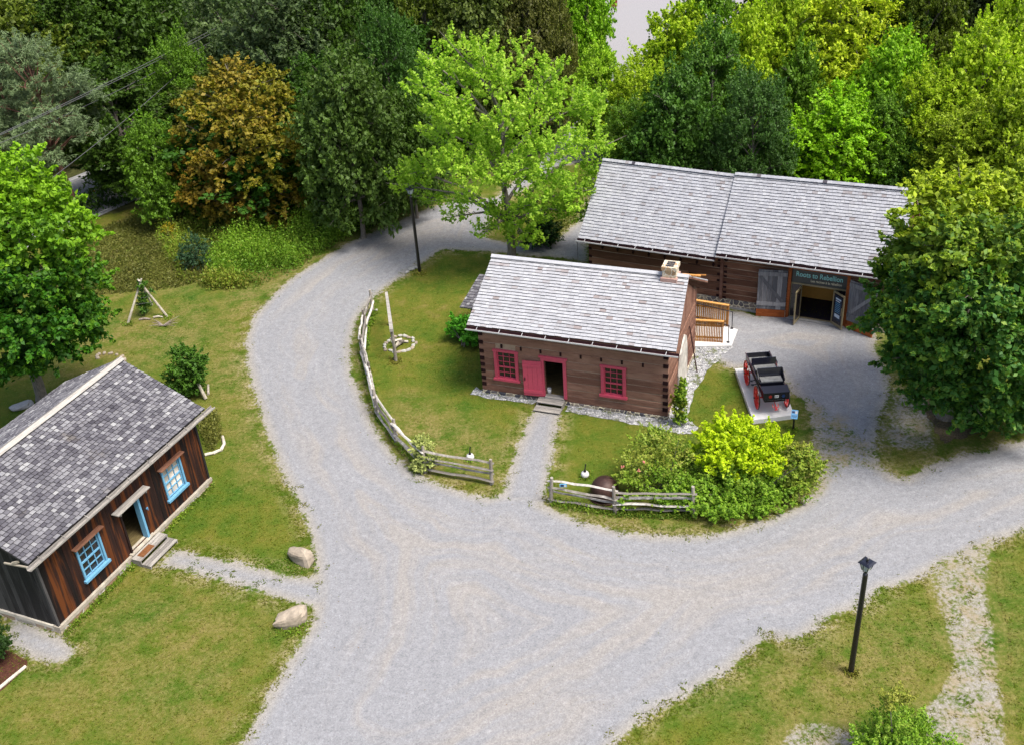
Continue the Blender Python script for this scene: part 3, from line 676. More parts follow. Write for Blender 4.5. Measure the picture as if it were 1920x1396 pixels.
# big maple on the right
RB = (17.6, 35.6, 0)
rl = [(1800, 348, 0, 52, 42, .9), (1768, 402, -1., 58, 48, .8), (1860, 380, .5, 75, 55, .7), (1910, 360, 1.5, 60, 40, .6), (1752, 368, 1.5, 36, 38, .9), (1716, 466, .5, 46, 50, .35), (1780, 470, -2.6, 75, 60, .4), (1880, 470, -2.6, 80, 60, .3),
      (1690, 534, .5, 42, 48, .2), (1730, 550, -2.4, 75, 60, .1), (1820, 560, -3.8, 80, 62, .05), (1910, 560, -3.4, 70, 60, .1), (1680, 610, -1.2, 55, 50, .1), (1750, 640, -3.2, 70, 50, 0), (1840, 650, -4.2, 75, 55, 0),
      (1920, 660, -3.8, 60, 60, 0), (1700, 670, -1.4, 40, 30, 0), (1790, 710, -3.0, 60, 35, 0), (1870, 730, -3.4, 60, 40, 0), (1662, 600, .2, 30, 32, .1), (1985, 450, 0, 80, 70, .3), (1985, 600, -1, 80, 70, .1), (1930, 740, -2.8, 50, 35, 0),
      (1770, 745, -2.2, 50, 28, 0), (1830, 765, -2.8, 50, 26, 0), (1900, 775, -2.8, 50, 28, 0), (1960, 770, -2, 50, 28, 0), (1720, 715, -.8, 34, 24, 0), (1860, 770, -1, 60, 26, 0), (1800, 420, 2.2, 70, 60, .5), (1880, 520, 2, 80, 80, .2), (1648, 560, 1, 18, 24, .1)]
r = thing('maple_tree', 'huge dense maple with yellowing top hiding the right end of the barn', 'tree', RB)
lb = lobes_px(RB, rl)
LR = mat_leaf('maple_leaf_dark', (.019, .070, .012), (.068, .19, .024), alt=(.40, .49, .02), trans=.3)  # alt tint on upper lobes: partly real yellowing, partly painted top light
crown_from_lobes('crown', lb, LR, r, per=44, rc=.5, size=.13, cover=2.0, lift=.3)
trunk_mesh(r, 9.5, .38, lb[::2], M_['bark'], z_split=.2)
# tree at the left edge
LB = (-21.6, 42.0, 0)
ll = [(20, 340, 0, 70, 45, .95), (80, 390, .5, 60, 45, .8), (-40, 380, 0, 80, 60, .7), (130, 440, 0, 50, 40, .7), (40, 440, -2, 75, 50, .5), (-50, 480, -2, 70, 60, .2), (110, 510, -1.5, 60, 45, .2), (150, 520, .6, 38, 40, .3),
      (30, 540, -3.2, 75, 50, .1), (120, 590, -1.4, 60, 45, .1), (165, 590, .2, 34, 30, .2), (40, 620, -3.6, 70, 45, 0), (-40, 600, -3, 70, 60, 0), (90, 660, -2.2, 55, 35, 0), (10, 690, -3.2, 50, 30, 0), (170, 625, .4, 25, 18, .1)]
r = thing('maple_tree', 'bright green round-crowned tree at the left edge above the dark cabin', 'tree', LB)
lb = lobes_px(LB, ll)
LL = mat_leaf('maple_leaf_green', (.011, .055, .004), (.048, .17, .008), alt=(.24, .44, .014), trans=.35)  # top lobes tinted bright over a near-black base: light from above painted in
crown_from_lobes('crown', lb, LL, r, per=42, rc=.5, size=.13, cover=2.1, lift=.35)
trunk_mesh(r, 9.5, .24, lb[::2], M_['bark'], z_split=.25)
# orange-tinted maple
OB = (-15.0, 61.0, 0)
ol = [(430, 140, 0, 50, 32, 0.68), (480, 165, 0, 60, 40, 0.36), (400, 185, -.5, 55, 40, 0.54), (530, 205, .3, 50, 38, 0.29), (450, 225, -2.2, 65, 42, 0.61), (370, 250, .2, 45, 38, 0.58), (560, 250, .3, 40, 35, 0.36), (510, 270, -2.4, 60, 40, 0.43),
      (430, 300, -2.4, 60, 38, .75), (355, 320, -.2, 35, 30, 1.), (490, 330, -2.2, 50, 36, .4), (555, 310, -.6, 45, 36, .6), (400, 350, -1.6, 55, 32, .95), (585, 350, .3, 30, 32, .5), (540, 370, -1.2, 50, 30, .7), (460, 385, -1.8, 50, 26, .9), (420, 385, -1., 50, 24, .7), (350, 370, .3, 34, 24, .8), (520, 405, -1., 50, 22, .3), (585, 390, .2, 30, 24, .2), (450, 410, -.6, 50, 16, .3)]
r = thing('maple_tree', 'round maple turning orange and yellow at the left edge of the wood', 'tree', OB)
lb = lobes_px(OB, ol)
LO = mat_leaf('maple_leaf_orange', (.13, .145, .012), (.255, .28, .018), alt=(.27, .175, .018), trans=.3)
crown_from_lobes('crown', lb, LO, r, per=32, rc=.45, size=.135, cover=1.15, lift=.2, up=.8)
trunk_mesh(r, 8.5, .22, lb, M_['deadgrey'], z_split=.3)

# bushes
def bush(name, label, base, lobes, mat, cat='bush', per=30, rc=.25, size=.07, cover=1.3, stems=6, color=None, **k):
    r = thing(name, label, cat, base)
    cr, cl = crown_from_lobes('foliage', lobes, mat, r, per=per, rc=rc, size=size, cover=cover, lowcut=-1, **k)
    if color: cr.color = (*color, 1)
    m = MB()
    for i in range(stems):
        c = cl[rnd.randrange(len(cl))]; s = Vector((rnd.uniform(-.15, .15), rnd.uniform(-.15, .15), 0)); e = Vector(c[:3])
        m.tube([s, s.lerp(e, .5) + Vector((0, 0, .1)), e], [.03, .02, .006], 5)
    m.build('stem', M_['bark'], r); return r
def bpx(px, py): p = G(px, py); return (p.x, p.y, 0)
b = bpx(1392, 905)
LY = mat_leaf('leaf_vivid_yellow', (.27, .38, .008), (.56, .68, .012), trans=.4)
bush('garden_bush', 'vivid yellow-green bush between the log house and the wagon', b,
     lobes_px(b, [(1385, 828, 0, 60, 34, 0), (1350, 845, 0, 48, 28, 0), (1430, 848, .3, 52, 32, 0), (1400, 868, -.8, 60, 30, 0), (1360, 800, .6, 34, 24, 0), (1445, 822, .8, 34, 24, 0), (1390, 796, 1., 26, 18, 0), (1335, 820, .3, 24, 20, 0)]), LY, rc=.25, size=.075, per=34, cover=1.5, lift=.8)
b = bpx(1420, 935)
LG = mat_leaf('leaf_mixed_green', (.075, .185, .012), (.26, .43, .030), alt=(.36, .36, .06), trans=.35)
bush('garden_bush', 'green spreading bush with brownish tips right of the rail fence', b,
     lobes_px(b, [(1350, 945, -.9, 50, 22, 0), (1400, 955, -.8, 50, 20, 0), (1520, 870, .2, 20, 30, .5), (1360, 905, 0, 60, 34, .1), (1430, 910, 0, 60, 34, .1), (1490, 880, .2, 40, 34, .5), (1400, 940, -.5, 60, 24, 0), (1460, 940, -.3, 50, 22, .1), (1500, 905, 0, 30, 26, .4), (1320, 930, -.2, 40, 26, .1), (1500, 850, .6, 26, 22, .8)]), LG, rc=.24, size=.062, per=34, cover=1.5, lift=.6)
b = bpx(1240, 920)
rb = bush('rose_bush', 'loose rose bush leaning over the rail fence behind the iron cauldron', b,
     lobes_px(b, [(1240, 850, .3, 60, 30, .7), (1190, 870, .2, 34, 26, .6), (1280, 880, 0, 50, 34, .2), (1225, 900, -.3, 50, 28, .2), (1175, 890, -.2, 20, 16, .4), (1170, 935, -1.0, 14, 20, .1), (1215, 925, -.9, 26, 16, .3), (1250, 935, -1.1, 30, 22, 0), (1300, 930, -1.0, 40, 30, 0), (1270, 920, -.8, 40, 24, 0), (1215, 830, .8, 36, 22, .5), (1290, 850, .6, 40, 26, .3), (1235, 815, 1., 22, 16, .4), (1275, 950, -1.1, 28, 20, 0)]), LG, rc=.24, size=.055, per=26, cover=1.25, stems=14, lift=.8)
m = MB()
for px, py in ((1198, 881), (1206, 866), (1167, 874), (1276, 958)):
    q = PY(px, py, b[1] + (-1.2 if py > 940 else -.5)) - Vector(b)
    for k in range(5): m.lathe([(0, -.02), (.03, 0), (.02, .025), (0, .03)], 6, (q.x + rnd.uniform(-.05, .05), q.y, q.z + rnd.uniform(-.05, .05)))
m.build('rose_bloom', mat_plain('rose_petal', (.62, .20, .17), .6, .2), rb)
b = bpx(350, 742)
LV = mat_leaf('leaf_vine', (.030, .085, .010), (.09, .20, .016), trans=.3)
bush('vine_arbour', 'tall round vine-covered bush beside the far corner of the dark cabin', b,
     lobes_px(b, [(350, 680, 0, 34, 28, 0), (345, 705, 0, 34, 26, 0), (362, 722, .2, 26, 20, 0), (335, 665, .2, 18, 14, 0), (372, 735, -.1, 12, 10, 0)]), LV, rc=.2, size=.06, per=40, cover=1.5)
b = bpx(868, 648)
LBG = mat_leaf('leaf_bright_shrub', (.05, .20, .012), (.11, .36, .02), trans=.35)
bush('leafy_shrub', 'bright green leafy shrub against the left end of the log house', b,
     lobes_px(b, [(862, 606, .4, 20, 14, 0), (880, 622, 0, 24, 16, 0), (868, 612, .6, 24, 14, 0), (890, 634, -.2, 14, 12, 0), (855, 618, .5, 14, 12, 0)]), LBG, rc=.22, size=.10, per=26, lift=.4)
b = bpx(1275, 795)
LS = mat_leaf('leaf_climber', (.09, .20, .012), (.22, .36, .02), alt=(.40, .30, .04), trans=.35)
bush('climbing_plant', 'tall thin climbing plant by the front right corner of the log house', b,
     lobes_px(b, [(1275, 735, 0, 9, 20, .1), (1272, 760, 0, 13, 16, .3), (1280, 720, 0, 6, 12, .1), (1262, 750, 0, 8, 8, .8), (1278, 785, 0, 16, 10, .0)]), LS, rc=.14, size=.055, per=24, stems=4, lift=.9, cover=1.8)
b = bpx(795, 880)
LF = mat_leaf('leaf_pale_blossom', (.12, .18, .02), (.42, .45, .15), alt=(.48, .52, .16), trans=.3)
bush('flowering_shrub', 'pale yellow-green flowering shrub growing through the curved rail fence', b,
     lobes_px(b, [(790, 835, .2, 18, 18, .7), (800, 855, 0, 20, 18, .2), (788, 868, 0, 16, 14, .3), (812, 862, .2, 12, 10, .1)]), LF, rc=.15, size=.05, per=34, cover=1.8)
b = bpx(1680, 1420)
bush('garden_bush', 'wild green bush with yellow shoots at the bottom right edge', b,
     lobes_px(b, [(1670, 1345, .2, 34, 24, .2), (1700, 1365, .3, 45, 26, .1), (1640, 1385, 0, 40, 20, 0), (1740, 1390, .2, 44, 20, 0), (1690, 1400, -.3, 60, 26, 0), (1690, 1305, .3, 12, 22, .9), (1665, 1310, .2, 10, 18, .9)]), LG, rc=.2, size=.042, per=40, cover=1.7, lift=1.)
b = bpx(1015, 462)
bush('round_shrub', 'dark green rounded shrub at the foot of the bright maple', b,
     lobes_px(b, [(1005, 425, 0, 34, 22, 0), (1030, 430, .2, 26, 22, 0), (1010, 445, -.3, 38, 16, 0)]), LEAFN, rc=.25, size=.07, per=34, color=(.022, .065, .010))
b = bpx(-5, 1245)
bush('low_shrub', 'dark shrub at the left edge beside the cabin corner', b, lobes_px(b, [(0, 1190, 0, 12, 26, 0), (-15, 1210, 0, 18, 25, 0)]), LEAFN, rc=.15, size=.05, per=26, color=(.03, .07, .012))
b = bpx(365, 505)
bush('blue_green_shrub', 'bluish green shrub among the tall weeds left of the drive', b,
     lobes_px(b, [(362, 455, .2, 20, 18, 0), (372, 480, 0, 28, 22, 0), (352, 478, 0, 18, 18, 0)]), LEAFN, rc=.2, size=.05, per=26, color=(.045, .10, .045))
b = bpx(320, 450)
bush('yellow_flowers', 'clump of yellow wildflowers in the brown meadow', b, lobes_px(b, [(318, 428, 0, 14, 8, 0), (326, 440, 0, 10, 6, 0)]), LEAFN, rc=.15, size=.05, per=12, color=(.42, .33, .02))
b = bpx(290, 590)
vb = b
# far low foliage at the fringe of the wood (uncountable)
def scatter_in(poly, n):
    lo, hi = poly.min(0), poly.max(0); out = np.empty((0, 2))
    while len(out) < n:
        q = rng.uniform(lo, hi, (n * 2, 2)); out = np.vstack([out, q[sdist(poly, q[:, 0], q[:, 1]) > 0]])
    return out[:n]
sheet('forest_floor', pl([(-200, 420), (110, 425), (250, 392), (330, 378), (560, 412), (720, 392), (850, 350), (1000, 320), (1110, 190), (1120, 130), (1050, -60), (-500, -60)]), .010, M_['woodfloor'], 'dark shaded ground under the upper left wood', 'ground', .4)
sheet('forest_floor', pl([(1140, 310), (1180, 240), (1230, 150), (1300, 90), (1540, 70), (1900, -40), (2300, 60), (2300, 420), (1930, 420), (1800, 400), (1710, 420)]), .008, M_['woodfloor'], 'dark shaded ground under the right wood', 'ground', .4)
def weeds(name, polys, label, cat, mat, hgt_, leafs=9, sz=.07, wid=.13, up=.2):
    C, N, S, v, t = [], [], [], [], []
    for poly, n, (h0, h1), tint in polys:
        P = scatter_in(poly, n); pn = np.array([mnoise.noise(Vector((x * .5, y * .5, 3))) for x, y in P])
        for (x, y), q in zip(P, pn):
            if q < -.12 and rnd.random() < .75 and name == 'tall_weeds': continue
            h = (1.7 if rnd.random() < .06 else 1.) * rnd.uniform(h0, h1) * (1 + q * 1.1); lx, ly = rnd.uniform(-.15, .15), rnd.uniform(-.15, .15); b_ = min(1, max(0, .45 + 1.6 * q + rnd.uniform(-.2, .2)))
            for k in range(leafs):
                f = (k + .6) / leafs; z = h * f
                C.append((x + lx * f + rnd.gauss(0, wid * (1.1 - f)), y + ly * f + rnd.gauss(0, wid * (1.1 - f)), z)); N.append((rnd.gauss(0, 1), rnd.gauss(0, 1), up + rnd.gauss(0, .5)))
                S.append(sz * rnd.uniform(.7, 1.4)); v.append(min(1, max(0, b_ * .6 + .4 * f))); t.append(min(1, max(0, tint + rnd.gauss(0, .2))))
    V, F = leaf_quads(np.array(C), np.array(N), np.array(S), .4)
    return tag(np_mesh(name, V, 4, F, dict(v=('FACE', v), t=('FACE', t)), mat), label, cat, kind='stuff')
LW = mat_leaf('weed_leaf', (.05, .13, .010), (.20, .36, .022), alt=(.26, .22, .04), trans=.3)
weeds('tall_weeds', [(pl([(430, 455), (560, 410), (720, 372), (850, 352), (845, 372), (780, 394), (715, 420), (655, 445), (600, 478), (540, 515), (490, 535), (400, 528), (380, 490)]), 5200, (.5, 1.5), 0.),
                     (pl([(300, 400), (560, 412), (440, 460), (340, 520), (300, 470)]), 1800, (.35, .9), .45),
                     (pl([(400, 520), (500, 530), (480, 540), (400, 545), (330, 525)]), 500, (.3, .8), .6)], 'tall green weeds along the wooded edge of the drive', 'weeds', LW, 1)
LU = mat_leaf('undergrowth_leaf', (.020, .055, .008), (.08, .17, .015), alt=(.10, .12, .02), trans=.25)
weeds('undergrowth', [(pl([(100, 430), (260, 380), (560, 405), (720, 375), (880, 340), (1000, 300), (1090, 200), (1000, 150), (700, 250), (250, 300)]), 3200, (.4, 1.6), 0.1),
                      (pl([(1150, 300), (1220, 200), (1300, 120), (1900, 200), (2000, 400), (1720, 400)]), 3200, (.5, 2.2), .2)], 'dark undergrowth below the trees of the wood', 'undergrowth', LU, 1, 10, .13, .3, .6)
LD = mat_leaf('meadow_leaf', (.075, .080, .014), (.17, .17, .034), alt=(.11, .14, .02), trans=.2)
weeds('meadow_grass', [(pl([(150, 440), (260, 410), (330, 430), (400, 520), (330, 540), (180, 555), (100, 600), (80, 500)]), 9000, (.12, .35), .3),
                       (pl([(372, 785), (405, 775), (418, 815), (408, 840), (388, 846), (378, 812)]), 420, (.15, .75), .1),
                       (pl([(975, 385), (1090, 350), (1080, 415), (1035, 455)]), 1200, (.05, .15), .4)], 'brownish uncut meadow grass', 'meadow grass', LD, 1, 4, .06, .06, .1)

def around(pts, r_): return [pl([(x - r_, y - r_ * .5), (x + r_, y - r_ * .5), (x + r_, y + r_ * .5), (x - r_, y + r_ * .5)]) for x, y in pts]
FA = [(699, 583), (686, 622), (680, 668), (694, 722), (707, 777), (743, 831), (797, 885), (922, 907)]
tuft = [(pl([(x - 5, y) for x, y in FA] + [(x + 7, y + 2) for x, y in FA[::-1]]), 1500, (.05, .22), .25),
        (pl([(1033, 937), (1154, 958), (1300, 963), (1300, 974), (1154, 969), (1033, 948)]), 900, (.05, .25), .3),
        (pl([(118, 1190), (396, 905), (402, 910), (124, 1196)]), 700, (.04, .16), .3)]
tuft += [(q_, 60, (.04, .13), .9) for q_ in around([(1596, 1262), (787, 512), (742, 677)], 12)] + [(q_, 130, (.04, .15), .3) for q_ in around([(566, 1060), (546, 1178)], 30)]
tuft += [(q_, 60, (.04, .12), .3) for q_ in around([(1097, 894), (882, 861), (240, 607), (314, 595), (1487, 807)], 9)]
weeds('long_grass', tuft, 'longer grass left standing along fences, posts and boulders', 'grass', LW, 1, 4, .045, .05, .1)
def litter():
    P = scatter_in(OUTER, 5200); g = gfield(P[:, 0], P[:, 1]); P = P[(g > .02) & (rng.random(len(P)) < np.exp(-g / .9) + .05)]; n = len(P)
    C = np.column_stack([P, np.full(n, .016)]); N = np.column_stack([rng.normal(size=(n, 2)) * .15, np.ones(n)])
    V, F = leaf_quads(C, N, rng.uniform(.012, .032, n), .6)
    tag(np_mesh('fallen_leaves', V, 4, F, dict(v=('FACE', rng.random(n)), t=('FACE', (rng.random(n) < .6).astype(float))), mat_leaf('dead_leaf', (.05, .06, .012), (.12, .14, .02), alt=(.16, .10, .045), trans=.1)), 'scattered fallen leaves and weed specks on the gravel', 'fallen leaves', kind='stuff')
litter()

# mown grass blades over the lawns and the ragged edges of the gravel
def grass():
    X = []; N = 260000
    fr = pl([(-60, 1440), (-60, 480), (1930, 430), (1980, 1440)])
    P = scatter_in(fr, N); P = np.vstack([P, scatter_in(pl([(-60, 1440), (-60, 900), (1980, 900), (1980, 1440)]), 130000)])
    g = gfield(P[:, 0], P[:, 1]); m = mfield(P[:, 0], P[:, 1])
    nz = np.array([mnoise.noise(Vector((x * 1.7, y * 1.7, 0))) + .5 * mnoise.noise(Vector((x * 5, y * 5, 2))) for x, y in P])
    keep = ((g < .05 + nz * .35) & (m < .3)) | ((m >= .3) & (nz < -.25) & (rng.random(len(P)) < .6)) | ((g < .5) & (g > 0) & (nz > .42))
    keep &= (rng.random(len(P)) < np.where((g > -.5) | (m > .2), .8, .22))
    P = P[keep]; nz = nz[keep]; n = len(P); b = bfield(P[:, 0], P[:, 1])
    h = rng.uniform(.015, .045, n) * (1 + .4 * nz); w_ = rng.uniform(.014, .032, n); a = rng.uniform(0, 6.28, n)
    V = np.zeros((n, 3, 3)); dx, dy = np.cos(a) * w_, np.sin(a) * w_
    V[:, 0, 0] = P[:, 0] - dx; V[:, 0, 1] = P[:, 1] - dy; V[:, 1, 0] = P[:, 0] + dx; V[:, 1, 1] = P[:, 1] + dy
    V[:, 2, 0] = P[:, 0] + rng.normal(size=n) * .05; V[:, 2, 1] = P[:, 1] + rng.normal(size=n) * .05; V[:, 2, 2] = h
    V[:, :2, 2] = .002; V[:, 1, 2] += .01
    bb = np.repeat(b, 3)
    o = np_mesh('grass', V.reshape(-1, 3), 3, np.arange(n * 3, dtype=np.int32), dict(v=('FACE', rng.random(n)), b=('POINT', bb), g=('POINT', np.full(n * 3, -2.))), BLADES)
    tag(o, 'short mown grass growing on the lawns and verges', 'grass', kind='stuff')
grass()

# ------------------------------------------------------------------ building helpers
def courses(z0, z1, n, seed):
    r = random.Random(seed); hs = [r.uniform(.8, 1.2) for _ in range(n)]; k = (z1 - z0) / sum(hs); z = z0; out = []
    for h in hs: out.append((z, z + h * k)); z += h * k
    return out
def logs(m, L, y0, th, cs, openings=(), gap=.030, x0=0., axis='x', jit=.012, endj=0.):
    """hewn logs along x (or y) with their outer face at y0, thickness th (sign gives the inward side); openings (a0,a1,z0,z1)"""
    sg = 1 if th > 0 else -1
    for za, zb in cs:
        ed = sorted([(o[0], o[1]) for o in openings if o[2] < zb - .05 and o[3] > za + .05]); segs = []; c = x0
        for a, b in ed: segs.append((c, a)); c = b
        segs.append((c, x0 + L)); j = rnd.uniform(0, jit) * sg; v = rnd.random()
        for a, b in segs:
            if b - a < .03: continue
            n = max(1, int((b - a) / 1.0)); vs = []; xs = [a + (b - a) * i / n for i in range(n + 1)]
            for i, x in enumerate(xs):
                d1 = rnd.uniform(-.008, .008) * sg; e1, e2 = rnd.uniform(0, gap), rnd.uniform(0, gap)
                ch = .012
                ring = [(y0 + j + d1 + ch * sg, za + e1), (y0 + j + d1, za + e1 + ch * 1.3), (y0 + j + d1, zb - e2 - ch * 1.3), (y0 + j + d1 + ch * sg, zb - e2), (y0 + th, zb - e2), (y0 + th, za + e1)]
                vs += [(x, y, z) if axis == 'x' else (y, x, z) for y, z in ring]
            fs = []
            for i in range(n):
                for k in range(6): k2 = (k + 1) % 6; fs.append((i * 6 + k, i * 6 + k2, i * 6 + 6 + k2, i * 6 + 6 + k))
            fs += [tuple(range(6)), tuple(n * 6 + k for k in range(6))]
            m.add(vs, fs, v)
def shingles(m, A, B, C, D, n, wd, th=.03, seed=1, wj=.35, lift=.022, dark_p=0., gap=.006):
    """courses of wedge shingles over the quad A(eave left) B(eave right) C(ridge right) D(ridge left)"""
    A, B, C, D = map(Vector, (A, B, C, D)); nrm = (B - A).cross(D - A).normalized(); r = random.Random(seed)
    L = (B - A).length
    for i in range(n):
        v0, v1 = i / n, min(1., (i + 1.25) / n); a, b = A.lerp(D, v0), B.lerp(C, v0); c, d = B.lerp(C, v1), A.lerp(D, v1)
        off = r.uniform(-.02, .02) * 0; u = -r.random() * wd / L; base = r.uniform(-.12, .12)
        while u < 1:
            w_ = wd * r.uniform(1 - wj, 1 + wj) / L; u0, u1 = max(0, u), min(1, u + w_ - gap / L)
            u += w_
            if u1 - u0 < .01 / L: continue
            t = th * r.uniform(.75, 1.25); dj = r.uniform(-.012, .012) / (D - A).length
            p = [a.lerp(b, u0), a.lerp(b, u1), d.lerp(c, u1), d.lerp(c, u0)]; sl = (d - a).normalized() * (dj * (D - A).length)
            lo = [p[0] + nrm * .003 + sl, p[1] + nrm * .003 + sl]; hi = [p[0] + nrm * (t + lift) + sl, p[1] + nrm * (t + lift) + sl, p[2] + nrm * .008, p[3] + nrm * .008]
            val = min(1, max(.055, r.random() * .85 + .1 + base))
            if r.random() < dark_p: val = .05 + r.random() * .08
            m.add(lo + hi, [(2, 3, 4, 5), (0, 2, 5), (1, 4, 3)], val); o_ = len(m.v) - 6; m.f.append((o_, o_ + 1, o_ + 3, o_ + 2)); m.a.append(0.)  # butt face takes the darkest stop: shadow line under each course, painted in
def slab(m, A, B, C, D, t, a=.5):
    A, B, C, D = map(Vector, (A, B, C, D)); nrm = (B - A).cross(D - A).normalized()
    return m.prism([A, B, C, D], -nrm * t, a)
def window(parent, x0, x1, z0, z1, y, frame, glass, cols, rows, split, face='y-', cw=.11, sill=.1, sash=None, mt=.022, head=None):
    """casing with sash bars; wall plane at local y, facing -y"""
    m = MB(); y0, y1 = y - .045, y + .10
    m.box(x0, x0 + cw, y0, y1, z0, z1, .5).box(x1 - cw, x1, y0, y1, z0, z1, .5).box(x0 - .03, x1 + .03, y0 - .02, y1, z1, z1 + cw * .8, .6)
    f = m.build('window', frame, parent)
    s = MB(); s.box(x0 - .06, x1 + .06, y0 - .07, y1, z0 - sill, z0 - .003, .5); s.build('sill', frame, f)
    g = MB(); g.box(x0 + cw, x1 - cw, y + .07, y + .085, z0, z1, .5); g.build('pane', glass, f)
    b = MB(); X0, X1 = x0 + cw, x1 - cw
    sf = .045
    b.box(X0, X0 + sf, y + .02, y + .065, z0 + sf, z1 - sf, .5).box(X1 - sf, X1, y + .02, y + .065, z0 + sf, z1 - sf, .5).box(X0, X1, y + .02, y + .065, z0, z0 + sf, .5).box(X0, X1, y + .02, y + .065, z1 - sf, z1, .5)
    zm = z0 + (z1 - z0) * split; b.box(X0 + sf, X1 - sf, y + .012, y + .06, zm - .03, zm + .03, .5)
    for k in range(1, cols): x = X0 + (X1 - X0) * k / cols; b.box(x - mt / 2, x + mt / 2, y + .03, y + .066, z0 + sf, z1 - sf, .5)
    for lo, hi, n in ((z0, zm, rows[0]), (zm, z1, rows[1])):
        for k in range(1, n): z = lo + (hi - lo) * k / n; b.box(X0 + sf, X1 - sf, y + .034, y + .069, z - mt / 2, z + mt / 2, .5)
    b.build('sash_bars', sash or frame, f); return f
def gutter(parent, p0, p1, mat, edge, r_=.06, n=7):
    """open trough along p0-p1 with straps and a pale outer lip"""
    p0, p1 = Vector(p0), Vector(p1); m = MB(); d = (p1 - p0).normalized(); out = Vector((0, -1, 0))
    prof = [(0, .0), (0.0, -.10), (.15, -.11), (.15, -.045)]; th = .006
    for k in range(3):
        (a, b), (c, e) = prof[k], prof[k + 1]
        q = [p0 + out * a + Vector((0, 0, b)), p1 + out * a + Vector((0, 0, b)), p1 + out * c + Vector((0, 0, e)), p0 + out * c + Vector((0, 0, e))]
        m.prism(q, (0, th * .8, th * .8))
    g = m.build('gutter', mat, parent)
    m = MB(); m.bar(p0 + out * .162 + Vector((0, 0, -.065)), p1 + out * .162 + Vector((0, 0, -.065)), .018, .06, a=.5); m.build('gutter_lip', edge, g)
    m = MB()
    for k in range(n): q = p0.lerp(p1, (k + .5) / n); m.bar(q + Vector((0, .05, .03)), q + out * .165 + Vector((0, 0, -.03)), .02, .008)
    m.build('gutter_strap', edge, g); return g

# ------------------------------------------------------------------ red-trimmed log house
LX, LYy, LYAW, LL, LD = -1.335, 39.858, -.3896, 8.277, 5.516
house = thing('log_house', 'brown hewn-log house with pale shingle roof and pink-red window frames', 'house', (LX, LYy, 0), LYAW)
cs = courses(.14, 3.42, 9, 4)
door = (2.93, 3.78, .30, 2.08)
ops = [(.74, 1.68, .90, 2.22), door, (5.52, 6.44, .84, 2.16)]
m = MB(); logs(m, LL, 0, .18, cs, ops); m.build('front_wall', M_['log'], house)
m = MB(); logs(m, LL, LD, -.18, cs, []); m.build('rear_wall', M_['log'], house)
for nm, y0, th in (('end_wall', LL, -.18), ('end_wall', 0, .18)):
    m = MB(); cg = [(a + .15, b + .15) for a, b in cs[:-1]]; cg = [(.14, cg[0][0])] + cg
    logs(m, LD - .38, y0, th, cg, [], x0=.19, axis='y')
    zt = cg[-1][1]; n = 22
    for k in range(n):            # upright gable boards
        ya, yb = k / n * LD, (k + 1) / n * LD; hz = lambda y: zt + .02 + max(0, (5.12 - zt - .02) * (1 - abs(y - LD / 2) / (LD / 2)))
        xo = y0 + (.02 if th < 0 else -.02); off = -.04 if th < 0 else .04
        m.prism([(xo, ya + .004, zt - .1), (xo, yb - .004, zt - .1), (xo, yb - .004, hz(yb - .004)), (xo, (ya + yb) / 2, hz((ya + yb) / 2)), (xo, ya + .004, hz(ya + .004))], (off, 0, 0), rnd.random())
    m.build(nm, M_['log'], house)
m = MB(); m.box(.03, 2.93, .035, .15, .1, 3.4).box(3.78, LL - .03, .035, .15, .1, .84).box(3.78, 5.52, .035, .15, .84, 3.4).box(5.52, LL - .03, .035, .15, 2.16, 3.4).box(6.44, LL - .03, .035, .15, .84, 2.16)
m = MB()
for a, b, c, d in ((.03, .74, .1, 3.4), (.74, 1.68, .1, .9), (.74, 1.68, 2.22, 3.4), (1.68, 2.93, .1, 3.4), (2.93, 3.78, 2.08, 3.4), (3.78, 5.52, .1, 3.4), (5.52, 6.44, .1, .84), (5.52, 6.44, 2.16, 3.4), (6.44, LL - .03, .1, 3.4)): m.box(a, b, .03, .13, c, d)
for xx in (.03, LL - .13): m.box(xx, xx + .1, .13, LD - .14, .1, 3.5)
m.build('chinking', M_['chink'], house)
m = MB()
for i, (a, b) in enumerate(cs):
    for xx, w_ in ((LL - .2, .205), (0., .2)): 
        m = MB(); m.box(xx - .003 if xx == 0 else xx, xx + w_, -.012, .1, b - .10, b + .08); m.build('log_end', M_['notch'], house)
for k in range(8): x = 1.04 + k * .885; m = MB(); m.box(x - .04, x + .04, -.02, .1, 2.40, 2.57); m.build('joist_end', M_['notch'], house)
m = MB(); m.box(-.03, LL + .03, -.05, LD + .05, -.3, .14); m.build('foundation', M_['stonebase'], house)
m = MB(); m.box(.15, LL - .15, .15, LD - .15, .14, .30); m.build('floor', M_['planks'], house)
window(house, .66, 1.76, .90, 2.22, 0, M_['pink'], M_['glass'], 3, (2, 3), .42, cw=.13)
window(house, 5.44, 6.52, .84, 2.16, 0, M_['pink'], M_['glass'], 3, (2, 3), .42, cw=.13)
m = MB(); m.box(2.79, 2.93, -.05, .14, .30, 2.22, .5).box(3.78, 3.92, -.05, .14, .30, 2.22, .5).box(2.93, 3.78, -.05, .14, 2.08, 2.22, .5).box(2.72, 3.98, -.075, .14, 2.222, 2.31, .6)
df = m.build('door_frame', M_['pink'], house)
m = MB()
dl = Matrix.Translation((2.86, -.06, 0)) @ Matrix.Rotation(R(186), 4, 'Z'); m.xf = dl
for k in range(4): m.box(.02 + k * .21, .02 + (k + 1) * .21 - .006, -.02, .02, .30, 2.02, .5 + .1 * k)
m.box(.02, .86, .02, .04, .42, .56, .5).box(.02, .86, .02, .04, 1.72, 1.86, .5)
dd = m.build('door', M_['pink'], house)
m = MB(); m.xf = dl; m.box(.76, .79, .04, .07, 1.05, 1.22, .5); m.build('door_handle', M_['black'], dd)
